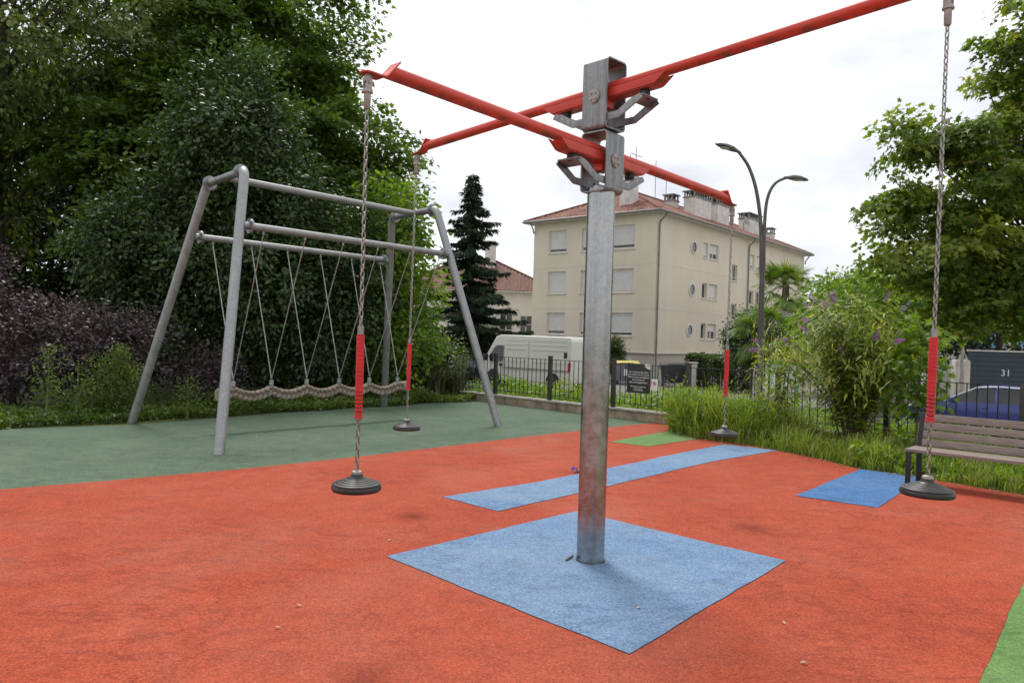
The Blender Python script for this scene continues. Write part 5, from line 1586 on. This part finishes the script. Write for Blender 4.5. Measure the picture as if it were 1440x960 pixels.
# sycamore on the right
tree('sycamore', (9.9, 13.6, 0), (9.7, 13.5, 8.0), .19, [((9.9, 13.3, 7.2), (1.45, 1.5, 2.4), 90), ((9.5, 13.2, 5.9), (1.0, 1.0, .7), 26), ((8.8, 13.2, 4.4), (2.0, 1.5, 1.3), 84), ((9.0, 13.2, 6.5), (.8, .8, .6), 14), ((6.95, 13.0, 5.25), (.95, .5, .36), 13), ((7.2, 12.9, 3.3), (1.2, 1.0, .8), 34),
                                                          ((8.6, 12.9, 2.75), (1.3, 1.2, .75), 44), ((9.8, 13.2, 2.6), (1.2, 1.2, .9), 44), ((7.85, 12.9, 2.2), (.5, .55, .38), 13), ((6.7, 12.9, 4.1), (.7, .4, .25), 10), ((7.9, 13.0, 5.4), (.9, .7, .42), 18)],
     'sycamore', 'lobed', .105, 115, .42, 51, 'spreading sycamore with drooping leafy branches over the blue car', n_limb=120, inner=.25, up=1.3, out=.3, droop=.5, flat=.13, jit=.45)
tree('broadleaf_tree', (13.0, 25.0, -.9), (13, 25, 3.6), .14, [((11.9, 25, 2.4), (2.2, 2.0, 1.8), 200)], 'hornbeam', 'oval', .16, 44, .6, 52, 'bright green tree standing between the butterfly bush and the sycamore', n_limb=40)
tree('broadleaf_tree', (17.5, 37.0, -.9), (17.5, 37, 4), .2, [((17.0, 37, 2.9), (3.4, 2.5, 2.2), 260)], 'sycamore', 'oval', .22, 44, .8, 53, 'hazy green tree far behind the butterfly bush', n_limb=30)
tree('broadleaf_tree', (21.5, 33.0, -.9), (21.5, 33, 5), .2, [((21.0, 34, 4.2), (3.2, 2.5, 3.0), 260)], 'backwood', 'oval', .2, 44, .8, 54, 'dark tree rising behind the slate gate', n_limb=30)
tree('round_shrub', (P(1058, 500, 30).x, 30, -.9), (P(1058, 500, 30).x, 30, 2.0), .06, [((P(1055, 480, 30).x, 30, 1.7), (1.0, .9, 1.15), 200)], 'hedge', 'oval', .11, 44, .32, 55, 'rounded dark green shrub under the palms by the street lamp', 'shrub', crown_name='foliage', trunk_name='stem', bark='stem', n_limb=20, flat=.5)
tree('round_shrub', (P(864, 500, 42).x, 42.4, -.9), (P(864, 500, 42).x, 42.4, 1.0), .05, [((P(863, 500, 42).x, 42.4, .6), (.55, .5, 1.0), 110)], 'hedge', 'oval', .13, 40, .3, 56, 'narrow dark shrub beside the yellow lidded bin', 'shrub', crown_name='foliage', trunk_name='stem', bark='stem', n_limb=14, flat=.5)

# spruce
def spruce(base, H, rb, seed, label):
    rng = np.random.default_rng(seed); root = empty('spruce', base, label, 'tree')
    mb = MB(); b = Vector(base); mb.tube([b, b + Vector((0, 0, H * .5)), b + Vector((0, 0, H))], [.22, .13, .015], 9)
    P_, D_, N_, Cl = [], [], [], []
    z = .9
    while z < H - .1:
        f = z / H; rl = rb * (1 - f) ** .95 * (1 + .26 * rng.normal()) + .12
        for j in range(int(5 + 4 * (1 - f))):
            a = rng.random() * 6.283; L_ = rl * (.7 + .45 * rng.random()); dv = np.array([math.cos(a), math.sin(a), 0])
            st = np.array(base) + np.array([0, 0, z]); sag = .34 * L_
            nseg = max(6, int(L_ * 26)); cl = rng.random()
            for i in range(nseg):
                t = (i + rng.random()) / nseg
                c = st + dv * L_ * t + np.array([0, 0, -sag * t * (1.35 - .9 * t) * 1.0 + .05])
                for s in range(4):
                    sd = np.array([-dv[1], dv[0], 0]) * rng.choice([-1, 1])
                    P_.append(c + rng.normal(size=3) * .03); D_.append(dv * .8 + sd * (.9 * (1.1 - t)) + np.array([0, 0, -.55 + .3 * rng.normal()])); N_.append(np.array([0, 0, 1]) + rng.normal(size=3) * .5); Cl.append(cl)
            if rng.random() < .5:
                e = Vector(st + dv * L_ * .8 + np.array([0, 0, -sag * .5])); mb.tube([Vector(st), e], [.03, .006], 4, caps=False)
        z += .30 * (.7 + .6 * rng.random()) * (1 - .4 * f)
    n = len(P_)
    leaf_mesh('crown', np.array(P_), np.array(D_), np.array(N_), .30 * (.6 + .7 * rng.random(n)), 'long', np.array(Cl), rng, L['spruce'], root, base)
    mb.build('trunk', M['bark'], root, origin=base)


spruce((P(658, 480, 42).x, 42.0, -.9), 11.6, 3.3, 61, 'dark pointed spruce between the swing frame and the white house')

# palms
def palm(base, H, n, Lf, seed, label):
    rng = np.random.default_rng(seed); root = empty('palm_tree', base, label, 'palm')
    mb = MB(); b = Vector(base); pts = [b + Vector((.04 * math.sin(i), 0, H * i / 8)) for i in range(9)]
    mb.tube(pts, [.13 + .02 * (i % 2) for i in range(9)], 12); mb.build('trunk', M['bark'], root, origin=base)
    P_, D_, N_, S_, Cl = [], [], [], [], []; stems = MB()
    for i in range(n):
        a = rng.random() * 6.283; el = rng.uniform(-.75, 1.25); d = np.array([math.cos(a) * math.cos(el), math.sin(a) * math.cos(el), math.sin(el)])
        c0 = np.array(base) + np.array([0, 0, H]); tip = c0 + d * Lf * (.8 + .3 * rng.random()) + np.array([0, 0, -.15])
        stems.tube([Vector(c0), Vector((c0 + tip) / 2 + np.array([0, 0, .06])), Vector(tip)], [.02, .014, .01], 5, caps=False)
        s = nrm(np.cross(d, [0, 0, 1])[None])[0]; cl = rng.random()
        nf = 26
        for j in range(nf):
            an = (j / (nf - 1) - .5) * 4.0
            P_.append(tip); D_.append(d * math.cos(an) + s * math.sin(an) + np.array([0, 0, -.30 - .25 * abs(math.sin(an))])); N_.append(np.cross(s, d) + rng.normal(size=3) * .25); S_.append(Lf * .78 * (.75 + .35 * math.cos(an * .6))); Cl.append(cl)
    leaf_mesh('crown', np.array(P_), np.array(D_), np.array(N_), np.array(S_), 'needle', np.array(Cl), rng, L['palm'], root, base)
    stems.build('frond_stems', M['green_stem'], root, origin=base)


pq = P(1104, 400, 31); palm((pq.x, 31.0, -.9), pq.z + .9, 34, .85, 71, 'taller fan palm in front of the far end of the beige block')
pq = P(1078, 462, 28); palm((pq.x, 28.0, -.9), pq.z + .9, 36, .9, 72, 'shorter fan palm close behind the street lamp pole')


def hedge(name, p0, p1, w, h, zb, n, size, seed, label):
    rng = np.random.default_rng(seed); p0 = np.array(p0); p1 = np.array(p1); d = p1 - p0; Lh = np.linalg.norm(d); d = d / Lh; s = np.array([-d[1], d[0]])
    root = empty(name, (p0[0], p0[1], zb), label, 'hedge')
    u = rng.random(n) * Lh; face = rng.random(n); v = np.where(face < .62, -w / 2 + rng.random(n) * .22, (rng.random(n) - .5) * w); z = np.where(face < .62, rng.random(n) * h, h - rng.random(n) ** 2 * .22)
    wob = .10 * np.sin(u * 2.1) + .07 * np.sin(u * 5.3)
    pos = np.c_[p0[0] + d[0] * u + s[0] * (v + wob), p0[1] + d[1] * u + s[1] * (v + wob), zb + z + wob * .6]
    leaf_mesh('foliage', pos, rng.normal(size=(n, 3)), rng.normal(size=(n, 3)) + np.array([-s[0] * .8, -s[1] * .8, .8]), size * (.6 + .7 * rng.random(n)), 'oval', .5 + .5 * np.sin(u * 1.1), rng, L['hedge'], root, (p0[0], p0[1], zb))
    mb = MB()
    for i in range(int(Lh / .8)):
        c = (d * (i * .8 + .4)); mb.tube([(c[0], c[1], 0), (c[0] + .1, c[1], h * .8)], [.03, .008], 5)
    mb.build('stem', M['stem'], root)


hedge('dark_hedge', (-34, 30), (-4.5, 32.5), 2.0, 3.4, 0, 26000, .30, 83, 'tall dark hedge closing the gaps low behind the planting bed')
a = P(585, 500, 50); b = P(735, 500, 48); hedge('clipped_hedge', (a.x, 50), (b.x, 49), 1.2, 2.35, -.9, 14000, .16, 81, 'long clipped hedge behind the black car and below the spruce')
a = P(985, 520, 38); b = P(1068, 520, 35.5); hedge('clipped_hedge', (a.x, 39.8), (b.x, 36.2), 1.1, 1.75, -.9, 9000, .14, 82, 'short clipped hedge between the green container and the street lamp')

# ------------------------------------------------------------------ small things on the ground
q = G(811, 665)
root = empty('sweet_wrapper', (q.x, q.y, .012), 'crumpled white and purple wrapper lying by the central pole', 'wrapper', rz=.5)
mb = MB(); rng = np.random.default_rng(5); g_ = 7
vs = [((i / (g_ - 1) - .5) * .11, (j / (g_ - 1) - .5) * .07, .012 + .022 * rng.random() + .03 * math.sin(i)) for i in range(g_) for j in range(g_)]
vs = [(x, y, abs(z)) for x, y, z in vs]
mb.add(vs, [(i * g_ + j, i * g_ + j + 1, (i + 1) * g_ + j + 1, (i + 1) * g_ + j) for i in range(g_ - 1) for j in range(g_ - 1)]); mb.build('film', M['wrapper'], root, smooth=20)
mb = MB(); mb.add([(x, y, z + .003) for x, y, z in vs], [(i * g_ + j, i * g_ + j + 1, (i + 1) * g_ + j + 1, (i + 1) * g_ + j) for i in range(2) for j in range(g_ - 1)]); mb.build('print', M['purple_print'], root, smooth=20)
a, b = G(796, 791), G(806, 784)
mb = MB(); mb.tube([(a.x, a.y, .018), ((a.x + b.x) / 2 + .004, (a.y + b.y) / 2, .022), (b.x, b.y, .018)], [.007, .0065, .004], 8)
tag(mb.build('twig', M['stem'], None, origin=(a.x, a.y, .012)), 'short brown twig lying at the foot of the central pole', 'twig')
leafs = [(420, 855, 'curled dry leaf on the red surface, left of the blue square'), (390, 886, 'dry leaf nearest the front edge of the red surface'), (548, 762, 'pale dry leaf just left of the blue square corner'), (897, 858, 'brown dry leaf on the front part of the blue square'),
         (957, 878, 'tiny pale leaf on the right edge of the blue square'), (1102, 879, 'dry leaf on the red surface right of the blue square'), (940, 790, 'pale leaf on the blue square right of the pole'), (1130, 936, 'yellowish leaf near the lower right of the red surface'),
         (887, 644, 'small pale leaf beside the blue strip'), (1252, 676, 'pale leaf on the deep blue patch'), (667, 600, 'dry leaf on the green surface by the right swing leg'), (361, 616, 'dry leaf on the green surface under the braided rope'), (760, 684, 'tiny leaf on the blue strip left of the pole')]
rng = np.random.default_rng(9)
for px, py, lab in leafs:
    q = G(px, py); s = .011 + .008 * rng.random()
    mb = MB(Matrix.Translation((q.x, q.y, .016)) @ Matrix.Rotation(rng.random() * 6, 4, 'Z') @ Matrix.Scale(s, 4))
    mb.add([(0, -1, 0), (.45, -.3, .25), (.4, .4, .3), (0, 1, .05), (-.4, .4, .35), (-.45, -.3, .2), (0, 0, .02)], [(0, 1, 6), (1, 2, 6), (2, 3, 6), (3, 4, 6), (4, 5, 6), (5, 0, 6)])
    tag(mb.build('fallen_leaf', M['dry_leaf'], None, origin=(q.x, q.y, .014)), lab, 'leaf', 'fallen leaves on the rubber')

# ------------------------------------------------------------------ sky, sun, camera
EL = R(59); az = Vector((-.30, .954, 0)).normalized()
sun_dir = Vector((az.x * math.cos(EL), az.y * math.cos(EL), math.sin(EL)))
w = bpy.data.worlds.new('World'); SC.world = w; w.use_nodes = True
nt = w.node_tree; nt.nodes.clear()
out = nt.nodes.new('ShaderNodeOutputWorld'); bg = nt.nodes.new('ShaderNodeBackground'); bg.inputs[1].default_value = .10
sky = nt.nodes.new('ShaderNodeTexSky'); sky.sky_type = 'NISHITA'; sky.sun_disc = False; sky.sun_elevation = EL; sky.sun_rotation = math.atan2(az.x, az.y)
tc = nt.nodes.new('ShaderNodeTexCoord'); mp = nt.nodes.new('ShaderNodeMapping'); mp.inputs['Scale'].default_value = (1.2, 1.2, 2.6); mp.inputs['Location'].default_value = (.3, 1.1, .2)
no = nt.nodes.new('ShaderNodeTexNoise'); no.inputs['Scale'].default_value = 2.1; no.inputs['Detail'].default_value = 7; no.inputs['Roughness'].default_value = .55
rp_ = nt.nodes.new('ShaderNodeValToRGB'); e = rp_.color_ramp.elements
e[0].position = .38; e[0].color = (5.9, 6.05, 6.5, 1); e[1].position = .60; e[1].color = (9.4, 9.5, 9.6, 1)
mx = nt.nodes.new('ShaderNodeMix'); mx.data_type = 'RGBA'; mx.inputs[0].default_value = .9
nt.links.new(tc.outputs['Generated'], mp.inputs[0]); nt.links.new(mp.outputs[0], no.inputs['Vector']); nt.links.new(no.outputs['Fac'], rp_.inputs[0])
nt.links.new(sky.outputs[0], mx.inputs[6]); nt.links.new(rp_.outputs[0], mx.inputs[7]); nt.links.new(mx.outputs[2], bg.inputs[0]); nt.links.new(bg.outputs[0], out.inputs[0])
sl = bpy.data.lights.new('sun', 'SUN'); sl.energy = 2.1; sl.angle = R(17); sl.color = (1, .965, .91)
so = bpy.data.objects.new('sun', sl); COL.objects.link(so); so.rotation_euler = (-sun_dir).to_track_quat('-Z', 'Y').to_euler()

cam = bpy.data.cameras.new('camera'); co = bpy.data.objects.new('camera', cam); COL.objects.link(co)
cam.sensor_width = 36; cam.lens = 36 * F_PX / 1440; cam.clip_start = .05; cam.clip_end = 2000
m3 = Matrix((CR, CU, -_fw)).transposed()
co.matrix_world = Matrix.Translation((0, 0, HCAM)) @ m3.to_4x4()
SC.camera = co
vs_ = SC.view_settings; vs_.view_transform = 'Standard'; vs_.look = 'None'; vs_.exposure = .5; vs_.gamma = 1; vs_.use_curve_mapping = False
SC.cycles.max_bounces = 6; SC.cycles.transparent_max_bounces = 6
